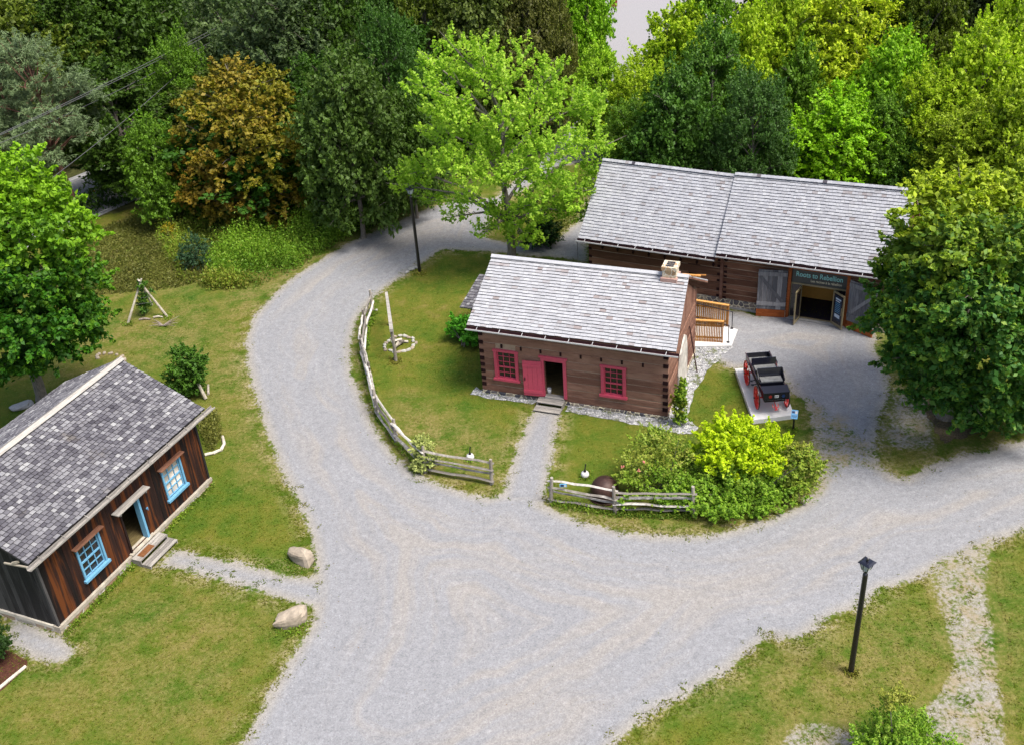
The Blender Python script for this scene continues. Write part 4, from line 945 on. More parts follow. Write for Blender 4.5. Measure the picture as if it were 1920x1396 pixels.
m = MB(); m.box(2.93, 3.78, -.10, .18, .24, .305, .6); m.build('threshold', M_['greyboard'], house)
Z0, Z1 = 3.545, 5.30; ER = 8.68; RRt = 8.47; y_e, y_r = -.38, LD / 2
m = MB()
qa = [(-.31, y_e, Z0), (ER, y_e, Z0), (RRt, y_r, Z1), (-.22, y_r, Z1)]
qb = [(ER, LD + .38, Z0), (-.31, LD + .38, Z0), (-.22, y_r, Z1), (RRt, y_r, Z1)]
slab(m, *qa, .07); slab(m, *qb, .07); rf = m.build('roof', M_['log'], house)
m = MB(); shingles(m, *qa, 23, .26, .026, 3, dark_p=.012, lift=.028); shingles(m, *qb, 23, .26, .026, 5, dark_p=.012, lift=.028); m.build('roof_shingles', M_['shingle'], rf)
m = MB(); 
for sy in (-1, 1): m.bar((-.24, y_r + sy * .07, Z1 + .055), (RRt + .01, y_r + sy * .07, Z1 + .055), .17, .022, up=(0, sy * .55, 1), a=.8)
m.build('ridge_board', M_['shingle'], rf)
gutter(house, (-.33, y_e - .02, Z0 - .03), (ER + .12, y_e - .02, Z0 - .06), M_['gutter'], M_['white'], n=9)
m = MB(); m.box(7.42, 7.98, 2.46, 3.06, 4.6, 5.62, .5).box(7.38, 8.02, 2.42, 3.10, 5.62, 5.78, .5); ch = m.build('chimney', M_['chimney'], house)
m = MB()
for k in range(3): m.box(7.54, 7.86, 2.53 + k * .17, 2.64 + k * .17, 5.775, 5.80, .5)
m.build('flue', M_['black'], ch)
m = MB(); m.box(7.36, 8.04, 2.36, 3.16, 4.85, 5.30, .5); m.build('flashing', M_['flash'], ch)
m = MB(); m.bar((8.1, 3.2, 5.14), (8.85, 3.3, 5.10), .12, .06); m.bar((8.3, 3.5, 5.0), (9.0, 3.7, 4.96), .04, .05); m.build('rear_eave_beam', M_['cedar'], house)
# masonry back of the fireplace on the right end
m = MB(); poly = [(LL + .01, 1.9, .1), (LL + .01, 3.5, .1), (LL + .01, 3.45, 1.5), (LL + .01, 3.2, 2.25), (LL + .01, 2.9, 2.45), (LL + .01, 2.5, 2.2), (LL + .01, 2.1, 1.9), (LL + .01, 1.85, 1.0)]
m.prism(poly, (.07, 0, 0)); m.build('fireplace_back', M_['plaster'], house)
st = thing('wooden_steps', 'two weathered grey steps under the pink-red door', 'steps', house.matrix_basis @ Vector((3.2, -.3, 0)), LYAW)
def steps(parent, wd, n=2, rise=.17, run=.36, top=.26, mat=M_['greyboard'], seed=1, overlap=0.):
    for k in range(n):
        z = top - k * rise; m = MB(); nb = 3
        for b in range(nb): y1 = -k * run - b * (run / nb); m.box(-wd / 2 - .03, wd / 2 + .03, y1 - run / nb + .008, y1, z - .035, z)
        m.build('tread', mat, parent)
    m = MB()
    for sx in (-1, 1):
        for k in range(n): m.box(sx * wd / 2 - .02, sx * wd / 2 + .02, -(k + 1) * run + .02, -k * run, 0, top - k * rise - .036)
    m.build('stringer', mat, parent)
st.location = house.matrix_basis @ Vector((3.25, -.06, 0)); steps(st, 1.12, 2, .15, .42, .25)
bk = thing('white_bucket', 'small white bucket just inside the pink-red door', 'bucket', house.matrix_basis @ Vector((3.03, .22, .30)), 0)
m = MB(); m.lathe([(0, 0), (.08, 0), (.10, .24), (.09, .24), (.075, .02)], 14); m.build('pail', M_['white'], bk, smooth=True)
m = MB(); m.tube([(.1 * math.cos(a), .1 * math.sin(a) * .4, .24 + .08 * math.sin(a)) for a in [math.pi * k / 8 for k in range(9)]], .005, 5); m.build('handle', M_['wire'], bk)
pe = thing('leaning_pole', 'thin dark pole leaning on the right gable of the log house', 'pole', house.matrix_basis @ Vector((LL + 1.1, 4.1, 0)), 0)
m = MB(); q0 = Vector((0, 0, 0)); q1 = (house.matrix_basis @ Vector((LL + .05, 3.9, 2.3))) - pe.location; m.tube([G(1307, 698) - pe.location, q1], .03, 8); m.build('shaft', M_['gutter'], pe)
# pebbles round the house
tag(sheet('pebble_bed', [tuple((house.matrix_basis @ Vector(p))[:2]) for p in ((-.5, .3, 0), (-.5, -.35, 0), (.8, -.42, 0), (2.5, -.35, 0), (2.6, -.1, 0), (3.9, -.1, 0), (3.95, -.5, 0), (5.5, -.62, 0), (7.6, -.72, 0), (8.9, -.85, 0), (9.5, -.8, 0), (9.6, -.3, 0), (9.0, .5, 0), (8.95, 2.2, 0), (9.1, 4.2, 0), (9.9, 6.5, 0), (8.2, 6.8, 0), (8.2, .1, 0), (0, .1, 0))], .016, M_['pebble'], 'white pebble strip along the foot of the log house', 'pebbles', .12), kind='structure')

# ------------------------------------------------------------------ barn
BX, BY, BYAW, BL, BD = 4.339, 49.290, -.48745, 14.87, 5.5
barn = thing('barn', 'long dark log barn with pale shingle roof and wide open glass entrance', 'barn', (BX, BY, 0), BYAW)
JX = 6.93; dr = (10.24, 12.82, 0, 2.62)
c1 = courses(.45, 2.72, 6, 8); c2 = courses(.45, 3.0, 9, 9)
m = MB(); logs(m, JX - .02, 0, .18, c1, [(5.2, 5.84, 1.25, 1.62)]); m.build('front_wall', M_['barnlog'], barn)
m = MB(); logs(m, BL - JX - .02, -.03, .2, c2, [dr], x0=JX + .02); m.build('front_wall', M_['barnlog'], barn)
m = MB(); logs(m, BL, BD, -.18, courses(.45, 2.8, 7, 12)); m.build('rear_wall', M_['barnlog'], barn)
for x0_, th in ((0, .18), (BL, -.18)):
    m = MB(); logs(m, BD - .38, x0_, th, courses(.45, 2.72, 7, 13), axis='y', x0=.19); n = 20
    for k in range(n):
        ya, yb = k / n * BD, (k + 1) / n * BD; hz = lambda y: 2.72 + 2.75 * (1 - abs(y - BD / 2) / (BD / 2))
        m.prism([(x0_, ya + .004, 2.7), (x0_, yb - .004, 2.7), (x0_, yb - .004, hz(yb)), (x0_, (ya + yb) / 2, hz((ya + yb) / 2)), (x0_, ya + .004, hz(ya))], (th * .2, 0, 0), rnd.random())
    m.build('end_wall', M_['barnlog'], barn)
m = MB(); m.box(0.03, 5.2, .03, .14, .4, 2.7).box(5.2, 5.84, .16, .2, .4, 2.7).box(5.84, JX, .03, .14, .4, 2.7).box(JX, 10.2, .0, .12, .4, 2.9).box(12.84, BL - .03, .0, .12, .4, 2.9); m.build('chinking', M_['chink'], barn)
m = MB(); m.box(-.04, 10.16, -.08, .25, -.3, .45).box(12.9, BL + .04, -.08, .25, -.3, .45).box(-.04, .25, .25, BD, -.3, .45).box(BL - .25, BL + .04, .25, BD, -.3, .45).box(.25, BL - .25, BD - .2, BD + .05, -.3, .45); m.build('foundation', M_['stonebase'], barn)
m = MB(); m.box(7.0, 8.95, -.14, -.085, -.05, .10, .5); m.build('foundation_ledge', M_['concgrey'], barn)
m = MB(); m.box(JX - .07, JX + .07, -.10, .05, .45, 2.8); m.build('corner_post', M_['log'], barn)
m = MB()
for a, b in c1:
    for q_ in ((-.01, .16, 0, .12), (JX - .24, JX - .09, .05, .17)): m = MB(); m.box(q_[0], q_[1], -.012, .1, a + q_[2], a + q_[3]); m.build('log_end', M_['notch'], barn)
for a, b in c2: m = MB(); m.box(JX + .1, JX + .25, -.042, .1, a + .02, a + .13); m.build('log_end', M_['notch'], barn)
for k in range(8): x = .75 + k * .82; m = MB(); m.add([(x - .07, -.03, 2.25 - k * .01), (x + .07, -.03, 2.25 - k * .01), (x, -.03, 2.38 - k * .01), (x, -.03, 2.12 - k * .01), (x - .07, .1, 2.25), (x + .07, .1, 2.25), (x, .1, 2.38), (x, .1, 2.12)], [(0, 3, 1, 2), (0, 2, 6, 4), (2, 1, 5, 6), (1, 3, 7, 5), (3, 0, 4, 7)]); m.build('joist_end', M_['notch'], barn)
m = MB(); m.box(5.2, 5.84, .02, .1, 1.25, 1.30).box(5.2, 5.84, .02, .1, 1.57, 1.62).box(5.18, 5.24, .0, .1, 1.22, 1.66).box(5.8, 5.86, .0, .1, 1.22, 1.66); m.build('vent_opening', M_['barnlog'], barn)
m = MB(); m.box(5.24, 5.8, .1, .15, 1.3, 1.57); m.build('vent_dark', M_['dark'], barn)
q1 = [(-.36, -.46, 2.80), (6.98, -.46, 2.80), (6.72, BD / 2, 5.66), (-.24, BD / 2, 5.74)]
q1b = [(6.98, BD + .46, 2.80), (-.36, BD + .46, 2.80), (-.24, BD / 2, 5.74), (6.72, BD / 2, 5.66)]
q2 = [(6.74, -.50, 3.05), (15.05, -.50, 3.12), (14.92, BD / 2, 5.93), (6.62, BD / 2, 5.76)]
q2b = [(15.05, BD + .5, 3.12), (6.74, BD + .5, 3.05), (6.62, BD / 2, 5.76), (14.92, BD / 2, 5.93)]
for q, qq, s_ in ((q1, q1b, 21), (q2, q2b, 22)):
    m = MB(); slab(m, *q, .09); slab(m, *qq, .09); rf = m.build('roof', M_['barnlog'], barn)
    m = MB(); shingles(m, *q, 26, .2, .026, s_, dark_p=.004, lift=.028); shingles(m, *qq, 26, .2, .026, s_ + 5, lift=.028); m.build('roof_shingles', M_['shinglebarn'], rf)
    m = MB(); a, b = Vector(q[3]), Vector(q[2]); n = 40
    for k in range(n):
        for sy in (-1, 1): m.bar(a.lerp(b, k / n) + Vector((0, sy * .07, .055)), a.lerp(b, (k + 1.1) / n) + Vector((0, sy * .07, .07)), .16, .018, up=(0, sy * .6, 1))
    m.build('ridge_cap', M_['shinglebarn'], rf)
gutter(barn, (-.42, -.48, 2.78), (6.70, -.48, 2.78), M_['gutter'], M_['white'], n=8)
gutter(barn, (6.74, -.52, 3.03), (15.05, -.52, 3.10), M_['gutter'], M_['white'], n=8)
m = MB(); m.tube([(-.40, -.50, 2.72), (-.40, -.50, 0)], .018, 6); m.build('rain_chain', M_['wire'], barn)
# entrance
m = MB(); m.box(10.12, 10.26, -.10, .22, 0, 2.9, .5).box(12.80, 12.94, -.10, .22, 0, 2.9, .5).box(10.26, 12.80, -.10, .22, 2.62, 2.78, .5); ef = m.build('entrance_frame', M_['orange'], barn)
m = MB(); m.box(10.26, 12.80, .06, .12, 1.86, 2.62, .5); sp = m.build('sign_panel', M_['signpanel'], barn)
m = MB(); m.box(10.26, 12.80, .03, .14, 1.78, 1.86, .5).box(10.26, 10.30, .03, .14, 0, 1.78, .5).box(12.76, 12.80, .03, .14, 0, 1.78, .5).box(10.72, 10.77, .03, .14, .06, 1.78, .5).box(10.30, 12.76, .03, .14, 0, .06, .5).box(12.25, 12.30, .03, .14, .06, 1.78, .5); m.build('storefront_frame', M_['bronze'], barn)
for q_ in ((10.30, 10.72), (12.30, 12.76)): m = MB(); m.box(q_[0], q_[1], .08, .09, .06, 1.78, .5); m.build('side_glass', M_['glass'], barn)
m = MB(); m.box(10.2, 12.9, -.16, .16, -.05, .035, .5); m.build('door_slab', M_['concgrey'], barn)
m = MB(); m.box(9.3, 13.8, .2, 4.6, -.04, .012, .5).box(9.3, 9.36, .2, 4.6, .012, 2.7, .5).box(13.74, 13.8, .2, 4.6, .012, 2.7, .5).box(9.3, 13.8, .2, 4.6, 2.7, 2.75, .5); m.build('entrance_hall', M_['floordark'], barn)
m = MB(); m.box(9.36, 13.74, 2.2, 2.26, .012, 2.7, .5); m.build('inner_wall', M_['wallorange'], barn)
def text_obj(txt, size, parent, mat, loc, rot, name='lettering', ext=.006, font_w=1., align='LEFT'):
    cu = bpy.data.curves.new(name, 'FONT'); cu.body = txt; cu.size = size; cu.extrude = ext; cu.align_x = align; cu.offset = size * .012
    o = bpy.data.objects.new('tmp', cu); col.objects.link(o); dg = bpy.context.evaluated_depsgraph_get()
    me = bpy.data.meshes.new_from_object(o.evaluated_get(dg)); bpy.data.objects.remove(o); me.materials.clear(); me.materials.append(mat)
    ob = bpy.data.objects.new(name, me); col.objects.link(ob); ob.parent = parent; ob.location = loc; ob.rotation_euler = rot; ob.scale = (font_w, 1, 1); return ob
def fit_text(o, width):
    w_ = max(v.co.x for v in o.data.vertices); o.scale[0] = width / w_
fit_text(text_obj('Roots to Rebellion', .36, sp, M_['teal'], (10.44, .052, 2.20), (R(90), 0, 0)), 2.14)
fit_text(text_obj('Les racines à la rébellion', .17, sp, M_['cream'], (11.14, .052, 1.99), (R(90), 0, 0)), 1.42)
def barn_leaf(hx, ang, mirror, wd, hgt0=.02):
    g = MB(); g.xf = Matrix.Translation((hx, -.14, 0)) @ Matrix.Rotation(ang, 4, 'Z')
    n = 6; s_ = -1 if mirror else 1
    for k in range(n): a, b = k * wd / n, (k + 1) * wd / n - .008; g.box(min(s_ * a, s_ * b), max(s_ * a, s_ * b), -.02, .02, .42, 2.5)
    d = g.build('barn_door', M_['greydoor'], barn)
    x = lambda a: s_ * a
    g2 = MB(); g2.xf = g.xf
    for z in (.62, 2.2): g2.box(min(0, x(wd)), max(0, x(wd)), -.05, -.021, z, z + .2)
    g2.bar((x(wd - .1), -.036, 2.15), (x(.15), -.036, .85), .03, .15, up=(0, 0, 1))
    g2.build('door_brace', M_['greydoor'], d)
    g3 = MB(); g3.xf = g.xf; g3.box(min(0, x(wd)), max(0, x(wd)), -.03, .03, .02, .21).box(min(0, x(wd)), max(0, x(wd)), -.028, .028, .214, .40)
    g3.build('kick_board', M_['orange'], d)
barn_leaf(10.10, R(12), True, 1.34); barn_leaf(12.96, R(-24), False, 1.42)
def glass_leaf(hx, ang, mirror, poster):
    X = Matrix.Translation((hx, -.0, 0)) @ Matrix.Rotation(ang, 4, 'Z'); s_ = -1 if mirror else 1; W_ = .78
    g = MB(); g.xf = X; bx = lambda a, b, y0, y1, z0, z1: g.box(min(s_ * a, s_ * b), max(s_ * a, s_ * b), y0, y1, z0, z1, .5)
    bx(0, .07, -.025, .025, .05, 1.78); bx(W_ - .07, W_, -.025, .025, .05, 1.78); bx(.07, W_ - .07, -.025, .025, .05, .19); bx(.07, W_ - .07, -.025, .025, 1.70, 1.78)
    d = g.build('glass_door', M_['bronze'], barn)
    g = MB(); g.xf = X; g.box(min(s_ * .07, s_ * (W_ - .07)), max(s_ * .07, s_ * (W_ - .07)), -.006, .006, .19, 1.70, .5); g.build('pane', M_['glass'], d)
    g = MB(); g.xf = X; g.bar((s_ * .70, -.06, .75), (s_ * .70, -.06, 1.15), .02, .02); g.build('handle', M_['bronze'], d)
    if poster:
        for a, b, z0, z1, mt, nm in ((.14, .62, .35, 1.6, 'poster', 'poster'), (.2, .56, 1.42, 1.50, 'posterwhite', 'poster_text'), (.2, .50, 1.32, 1.37, 'posterwhite', 'poster_text'), (.2, .56, .50, .68, 'posterwhite', 'poster_text')):
            g = MB(); g.xf = X; y = -.010 if nm == 'poster' else -.013; g.box(min(s_ * a, s_ * b), max(s_ * a, s_ * b), y - .002, y, z0, z1, .5); g.build(nm, M_[mt], d)
        for k in range(6):
            g = MB(); g.xf = X; g.box(min(s_ * .2, s_ * .54), max(s_ * .2, s_ * .54), -.015, -.013, 1.22 - k * .09, 1.245 - k * .09, .5)
            g.build('poster_line', M_['signblue'], d)
glass_leaf(10.77, R(78), True, False) if False else glass_leaf(10.77, R(-97), False, False)
glass_leaf(12.25, R(-40), False, True)

# ------------------------------------------------------------------ cedar screens and ramp between house and barn
for (a, b, h, lab) in ((G(1300, 642), G(1353, 645), 1.22, 'front cedar slat screen between the log house and the barn'), (G(1302, 604), G(1363, 614), 1.22, 'rear cedar slat screen nearer the barn wall')):
    t = thing('slat_screen', lab, 'screen', a, math.atan2((b - a).y, (b - a).x), 'cedar screens beside the log house'); W_ = (b - a).length
    n = 17
    for k in range(n):
        m = MB(); x = (k + .5) / n * W_; m.box(x - .028, x + .028, -.02, .02, .02, h - .05); m.build('slat', M_['cedar'], t)
    m = MB(); m.box(-.02, W_ + .05, -.07, .07, h - .05, h, .9); m.build('top_board', M_['cedar'], t)
    for x in (-.045, W_): m = MB(); m.box(x, x + .05, -.05, .05, 0, h - .05); m.build('post', M_['cedar'], t)
    m = MB(); m.box(.006, W_ - .006, .022, .06, .25, .33).box(.006, W_ - .006, .022, .06, h - .35, h - .27); m.build('rail', M_['cedar'], t)
pd = thing('concrete_pad', 'small pale concrete landing at the end of the cedar screens', 'slab', G(1362, 640), BYAW)
m = MB(); m.xf = Matrix.Rotation(-BYAW, 4, 'Z') @ Matrix.Translation(-G(1362, 640)); ps = [G(1300, 652), G(1371, 651), G(1383, 621), G(1366, 616), G(1300, 612)]; m.prism([Vector((p.x, p.y, .0)) for p in ps], (0, 0, .09)); m.build('landing', M_['conc'], pd)
for (px, py, lab) in ((1365, 645, 'black handrail on the landing, the one nearer the wagon'), (1372, 619, 'black handrail on the landing, the one nearer the barn')):
    a = G(px, py); t = thing('handrail', lab, 'handrail', a, BYAW, 'black handrails at the landing')
    m = MB(); m.tube([(0, 0, .09), (0, 0, .98)], .022, 8); m.build('upright', M_['black'], t)
    m = MB(); m.tube([(0, 0, .98), (-.5, .02, 1.0), (-1.9, .05, 1.12)], .022, 8); m.build('grip', M_['black'], t)
    m = MB(); m.lathe([(0, .092), (.08, .092), (.08, .105), (0, .105)], 10); m.build('base_plate', M_['black'], t)

# ------------------------------------------------------------------ dark cabin, left
CX, CY, CYAW, CL, CD = -15.892, 26.794, 1.14716, 8.543, 6.222
cab = thing('timber_cabin', 'dark board-walled cabin with grey shingle roof and light blue windows', 'house', (CX, CY, 0), CYAW)
def boards(m, x0, x1, y0, th, z0, zfun, openings=(), wmin=.18, wmax=.34, axis='x'):
    x = x0
    while x < x1 - .02:
        w_ = min(rnd.uniform(wmin, wmax), x1 - x); cuts = [(o[2], o[3]) for o in openings if o[0] < x + w_ - .02 and o[1] > x + .02]
        # clip the board sideways by openings
        parts = [(x, x + w_, z0, None)]
        for o in openings:
            if o[0] < x + w_ - .005 and o[1] > x + .005:
                np_ = []
                for (a, b, za, zb) in parts:
                    if a < o[0] - .005: np_.append((a, o[0], za, zb))
                    if b > o[1] + .005: np_.append((o[1], b, za, zb))
                    ia, ib = max(a, o[0]), min(b, o[1])
                    if ib - ia > .005:
                        if o[2] > za + .02: np_.append((ia, ib, za, o[2]))
                        np_.append((ia, ib, o[3], zb))
                parts = np_
        v = rnd.random(); j = rnd.uniform(0, .012)
        for a, b, za, zb in parts:
            top = lambda q: zfun(q) if zb is None else zb
            P_ = [(a, y0, za), (b - .008, y0, za), (b - .008, y0, top(b)), (a, y0, top(a))]
            if axis == 'y': P_ = [(p[1], p[0], p[2]) for p in P_]
            sg = 1 if th > 0 else -1
            off = (0, th, 0) if axis == 'x' else (th, 0, 0); sh = Vector((0, j * sg, 0)) if axis == 'x' else Vector((j * sg, 0, 0))
            m.prism([Vector(p) + sh for p in P_], off, v)
        x += w_
wins = [(1.66, 2.64, .98, 2.26), (6.26, 7.22, .98, 2.26)]; dop = (3.86, 4.74, .36, 2.28)
m = MB(); boards(m, 0, CL, 0, .05, .30, lambda q: 3.42, wins + [dop]); m.build('front_wall', M_['cabinwall'], cab)
m = MB(); boards(m, 0, CL, CD, -.05, .30, lambda q: 3.42); m.build('rear_wall', M_['cabingable'], cab)
gz = lambda y: 3.36 + 1.62 * (1 - abs(y - CD / 2) / (CD / 2))
for x_, th in ((0, .05), (CL, -.05)):
    m = MB(); boards(m, .055, CD - .055, x_, th, .30, gz, axis='y'); m.build('end_wall', M_['cabingable'], cab)
for q_ in ((-.03, .06, .9), (CL - .06, CL + .03, .1)): m = MB(); m.box(q_[0], q_[1], -.03, .055, .30, 3.4, q_[2]); m.build('corner_board', M_['cabingable'], cab)
m = MB(); m.box(-.06, CL + .06, -.10, .2, .16, .30).box(-.06, .2, .2, CD + .05, .16, .30).box(CL - .2, CL + .06, .2, CD + .05, .16, .30); m.build('sill_beam', M_['palelog'], cab)
m = MB(); m.box(-.05, CL + .05, -.07, CD + .04, -.3, .16); m.build('foundation', M_['stonesill'], cab)
m = MB(); m.box(.06, CL - .06, .205, CD - .06, .17, .34); m.build('floor', M_['planks'], cab)
window(cab, 1.58, 2.72, .98, 2.26, 0, M_['blue'], M_['glass'], 3, (2, 2), .5, cw=.08, sill=.10, mt=.03)
window(cab, 6.18, 7.30, .98, 2.26, 0, M_['blue'], M_['glasslit'], 3, (2, 2), .5, cw=.08, sill=.10, mt=.03)
for q_ in ((1.45, 2.86), (6.05, 7.42)): m = MB(); m.bar((q_[0], -.11, 2.42), (q_[1], -.11, 2.42), .22, .035); m.build('window_hood', M_['barnlog'], cab)
m = MB(); m.box(3.45, 5.2, -.36, -.04, 2.40, 2.44).box(3.6, 3.66, -.3, 0, 2.28, 2.398).box(5.0, 5.06, -.3, 0, 2.28, 2.398); m.build('door_hood', M_['greyboard'], cab)
m = MB(); m.box(4.70, 4.80, -.07, .16, .34, 2.28, .5); m.build('door_frame', M_['blue'], cab)
m = MB(); m.box(3.78, 3.86, -.05, .10, .34, 2.28, .5).box(3.78, 4.80, -.05, .10, 2.285, 2.36, .5); m.build('door_trim', M_['cabinwall'], cab)
m = MB(); m.xf = Matrix.Translation((4.82, .12, 0)) @ Matrix.Rotation(R(4), 4, 'Z')
for k in range(4): m.box(k * .2, k * .2 + .194, -.02, .02, .36, 2.2, .5)
dd = m.build('door', M_['blue'], cab)
m = MB(); m.xf = Matrix.Translation((4.82, .12, 0)) @ Matrix.Rotation(R(4), 4, 'Z'); m.box(.70, .74, .02, .06, 1.1, 1.25, .5); m.build('door_handle', M_['black'], dd)
m = MB(); m.box(5.05, 5.13, -.03, 0, 1.42, 1.47).box(5.08, 5.10, -.05, -.03, 1.36, 1.5); m.build('wall_latch', M_['signblue'], cab)
m = MB(); m.box(3.7, 5.0, -.14, .2, .30, .35); m.build('threshold', M_['palelog'], cab)
ca = [(-.42, -.30, 3.50), (8.95, -.30, 3.40), (8.83, CD / 2, 5.12), (-.42, CD / 2, 5.08)]
cb = [(8.95, CD + .30, 3.40), (-.42, CD + .30, 3.45), (-.42, CD / 2, 5.08), (8.83, CD / 2, 5.12)]
m = MB(); slab(m, *ca, .07); slab(m, *cb, .07); rf = m.build('roof', M_['cabingable'], cab)
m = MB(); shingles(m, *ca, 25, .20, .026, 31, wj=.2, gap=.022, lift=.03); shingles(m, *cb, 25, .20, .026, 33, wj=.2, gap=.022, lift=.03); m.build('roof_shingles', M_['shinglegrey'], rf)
m = MB()
for sy in (-1, 1): m.bar((-.46, CD / 2 + sy * .085, 5.135), (8.87, CD / 2 + sy * .085, 5.175), .19, .022, up=(0, sy * .5, 1), a=.9 if sy < 0 else .5)
m.build('ridge_board', M_['greyboard'], rf)
gutter(cab, (-.55, -.34, 3.47), (9.3, -.34, 3.36), M_['greyboard'], M_['greyboard'], n=9)
m = MB(); m.bar((-.40, .1, 3.5), (-.46, .35, 3.42), .05, .08); m.bar((-.44, -.28, 3.4), (-.44, .75, 3.30), .06, .05); m.build('eave_bracket', M_['palelog'], cab)
st = thing('wooden_steps', 'weathered board steps with a brown mat at the cabin door', 'steps', cab.matrix_basis @ Vector((4.36, -.16, 0)), CYAW)
steps(st, 1.5, 2, .14, .42, .29, M_['greyboard'])
dm = MB(); dm.box(-.33, .33, -.34, -.06, 0, .015, .5); o = dm.build('door_mat', M_['mat'], None, loc=cab.matrix_basis @ Vector((4.12, -.19, .292))); o.rotation_euler = (0, 0, CYAW)
tag(o, 'brown fibre door mat on the upper step of the dark cabin', 'door mat')

# small shingled shed behind the log house's left end
sp0 = G(880, 596); sh_ = thing('small_shed', 'small grey shed with shingled lean-to roof behind the left end of the log house', 'shed', house.matrix_basis @ Vector((-2.05, 4.65, 0)), LYAW)
m = MB(); 
for k in range(5): m.box(-.3 + k * .22, -.3 + (k + 1) * .22 - .01, 0, .03, 0, 1.5)
for k in range(5): m.box(-.33, -.30, .03 + k * .3, .03 + (k + 1) * .3 - .01, 0, 1.7)
m.build('wall', M_['cabingable'], sh_)
q = [(-.75, -.25, 1.55), (1.0, -.25, 1.55), (1.0, 1.75, 2.35), (-.45, 1.75, 2.35)]
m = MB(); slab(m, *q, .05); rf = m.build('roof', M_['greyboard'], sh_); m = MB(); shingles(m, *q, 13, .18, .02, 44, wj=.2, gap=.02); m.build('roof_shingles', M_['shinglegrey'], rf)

# ------------------------------------------------------------------ lamp posts
def lamp(base, H, label, ry=0.):
    t = thing('lamp_post', label, 'street lamp', base, R(38), 'black lamp posts along the drive')
    m = MB(); m.tube([(0, 0, -.1), (0, 0, H)], [.09, .075], 14); m.build('pole', M_['black'], t, smooth=False)
    m = MB(); m.lathe([(.075, H), (.06, H + .03), (.035, H + .06), (.03, H + .16), (.06, H + .18)], 12); m.build('collar', M_['black'], t)
    b = H + .18; m = MB(); w0, w1, h = .085, .145, .27
    m.add([(-w0, -w0, b), (w0, -w0, b), (w0, w0, b), (-w0, w0, b), (-w1, -w1, b + h), (w1, -w1, b + h), (w1, w1, b + h), (-w1, w1, b + h)], [(3, 2, 1, 0), (0, 1, 5, 4), (1, 2, 6, 5), (2, 3, 7, 6), (3, 0, 4, 7), (4, 5, 6, 7)])
    lt = m.build('lantern', M_['lampglass'], t)
    m = MB()
    for sx in (-1, 1):
        for sy in (-1, 1): m.bar((sx * w0, sy * w0, b), (sx * w1, sy * w1, b + h), .02, .02)
    for sx in (-1, 1): m.tube([(0, 0, H + .08), (sx * .15, 0, b + .02), (sx * .18, 0, b + .15), (sx * .17, 0, b + h)], .013, 6)
    m.build('lantern_frame', M_['black'], lt)
    m = MB(); w2 = .19; m.add([(-w2, -w2, b + h), (w2, -w2, b + h), (w2, w2, b + h), (-w2, w2, b + h), (-.13, -.13, b + h + .05), (.13, -.13, b + h + .05), (.13, .13, b + h + .05), (-.13, .13, b + h + .05)], [(3, 2, 1, 0), (0, 1, 5, 4), (1, 2, 6, 5), (2, 3, 7, 6), (3, 0, 4, 7), (4, 5, 6, 7)])
    m.lathe([(.03, b + h + .05), (.045, b + h + .10), (.03, b + h + .15), (0, b + h + .17)], 8); m.build('cap', M_['glossblack'], lt)
    return t
lamp(G(1595, 1260), 4.02, 'black lamp post on the grass at the lower right, the nearer one')
lamp(G(787, 510), 4.34, 'black lamp post on the lawn edge at the upper bend of the drive')

# ------------------------------------------------------------------ boulders, stones
def rock(name, label, loc, size, rz, seed, mat, cat='boulder', group=None, parent=None, tilt=0.):
    bm_v = []; n1, n2 = 14, 10; m = MB(); r = random.Random(seed); o_ = Vector((seed * 3.1, 1.7, 0)); sx, sy, sz = size
    vs = []
    for i in range(n2 + 1):
        ph = math.pi * i / n2 - math.pi / 2
        for k in range(n1):
            th = 2 * math.pi * k / n1; d = Vector((math.cos(ph) * math.cos(th), math.cos(ph) * math.sin(th), math.sin(ph)))
            q = 1 + .28 * mnoise.noise(d * 1.1 + o_) + .10 * mnoise.noise(d * 3 + o_); e = Vector([math.copysign(abs(c) ** .72, c) for c in d]) * q
            vs.append((e.x * sx, e.y * sy, e.z * sz * (1 + .3 * e.x) + sz * .5))
    fs = [(i * n1 + k, i * n1 + (k + 1) % n1, (i + 1) * n1 + (k + 1) % n1, (i + 1) * n1 + k) for i in range(n2) for k in range(n1)]
    m.add(vs, fs); o = m.build(name, mat, parent, smooth=False, loc=loc); o.rotation_euler = (0, tilt, rz)
    if label: tag(o, label, cat, group)
    return o
rock('boulder', 'beige boulder above the path to the dark cabin, beside the drive', G(566, 1050), (.55, .27, .36), R(-38), 3, M_['boulder'])
rock('boulder', 'beige boulder below the path to the dark cabin, beside the drive', G(546, 1168), (.55, .27, .36), R(12), 7, M_['boulder'])
rock('field_stone', 'single pale round stone under the big right maple', G(1791, 796), (.13, .11, .1), 0, 5, M_['stonewhite'], 'stone')
for k, (px, py, s_) in enumerate(((772, 506, .14), (763, 511, .1), (780, 503, .09))): rock('field_stone', ('largest stone at the foot of the upper lamp post', 'leftmost stone at the foot of the upper lamp post', 'stone closest to the pole of the upper lamp post')[k], G(px, py), (s_ * 1.5, s_, s_ * .6), k, 20 + k, M_['concgrey'], 'stone', 'stones by the upper lamp post')
rock('field_stone', 'small stone at the foot of the first rail fence post', G(705, 582), (.09, .07, .04), 0, 31, M_['stonewhite'], 'stone')
rock('flat_stone', 'flat grey stone near the trunk of the left edge tree', G(42, 762), (.5, .3, .12), .5, 33, M_['concgrey'], 'stone')
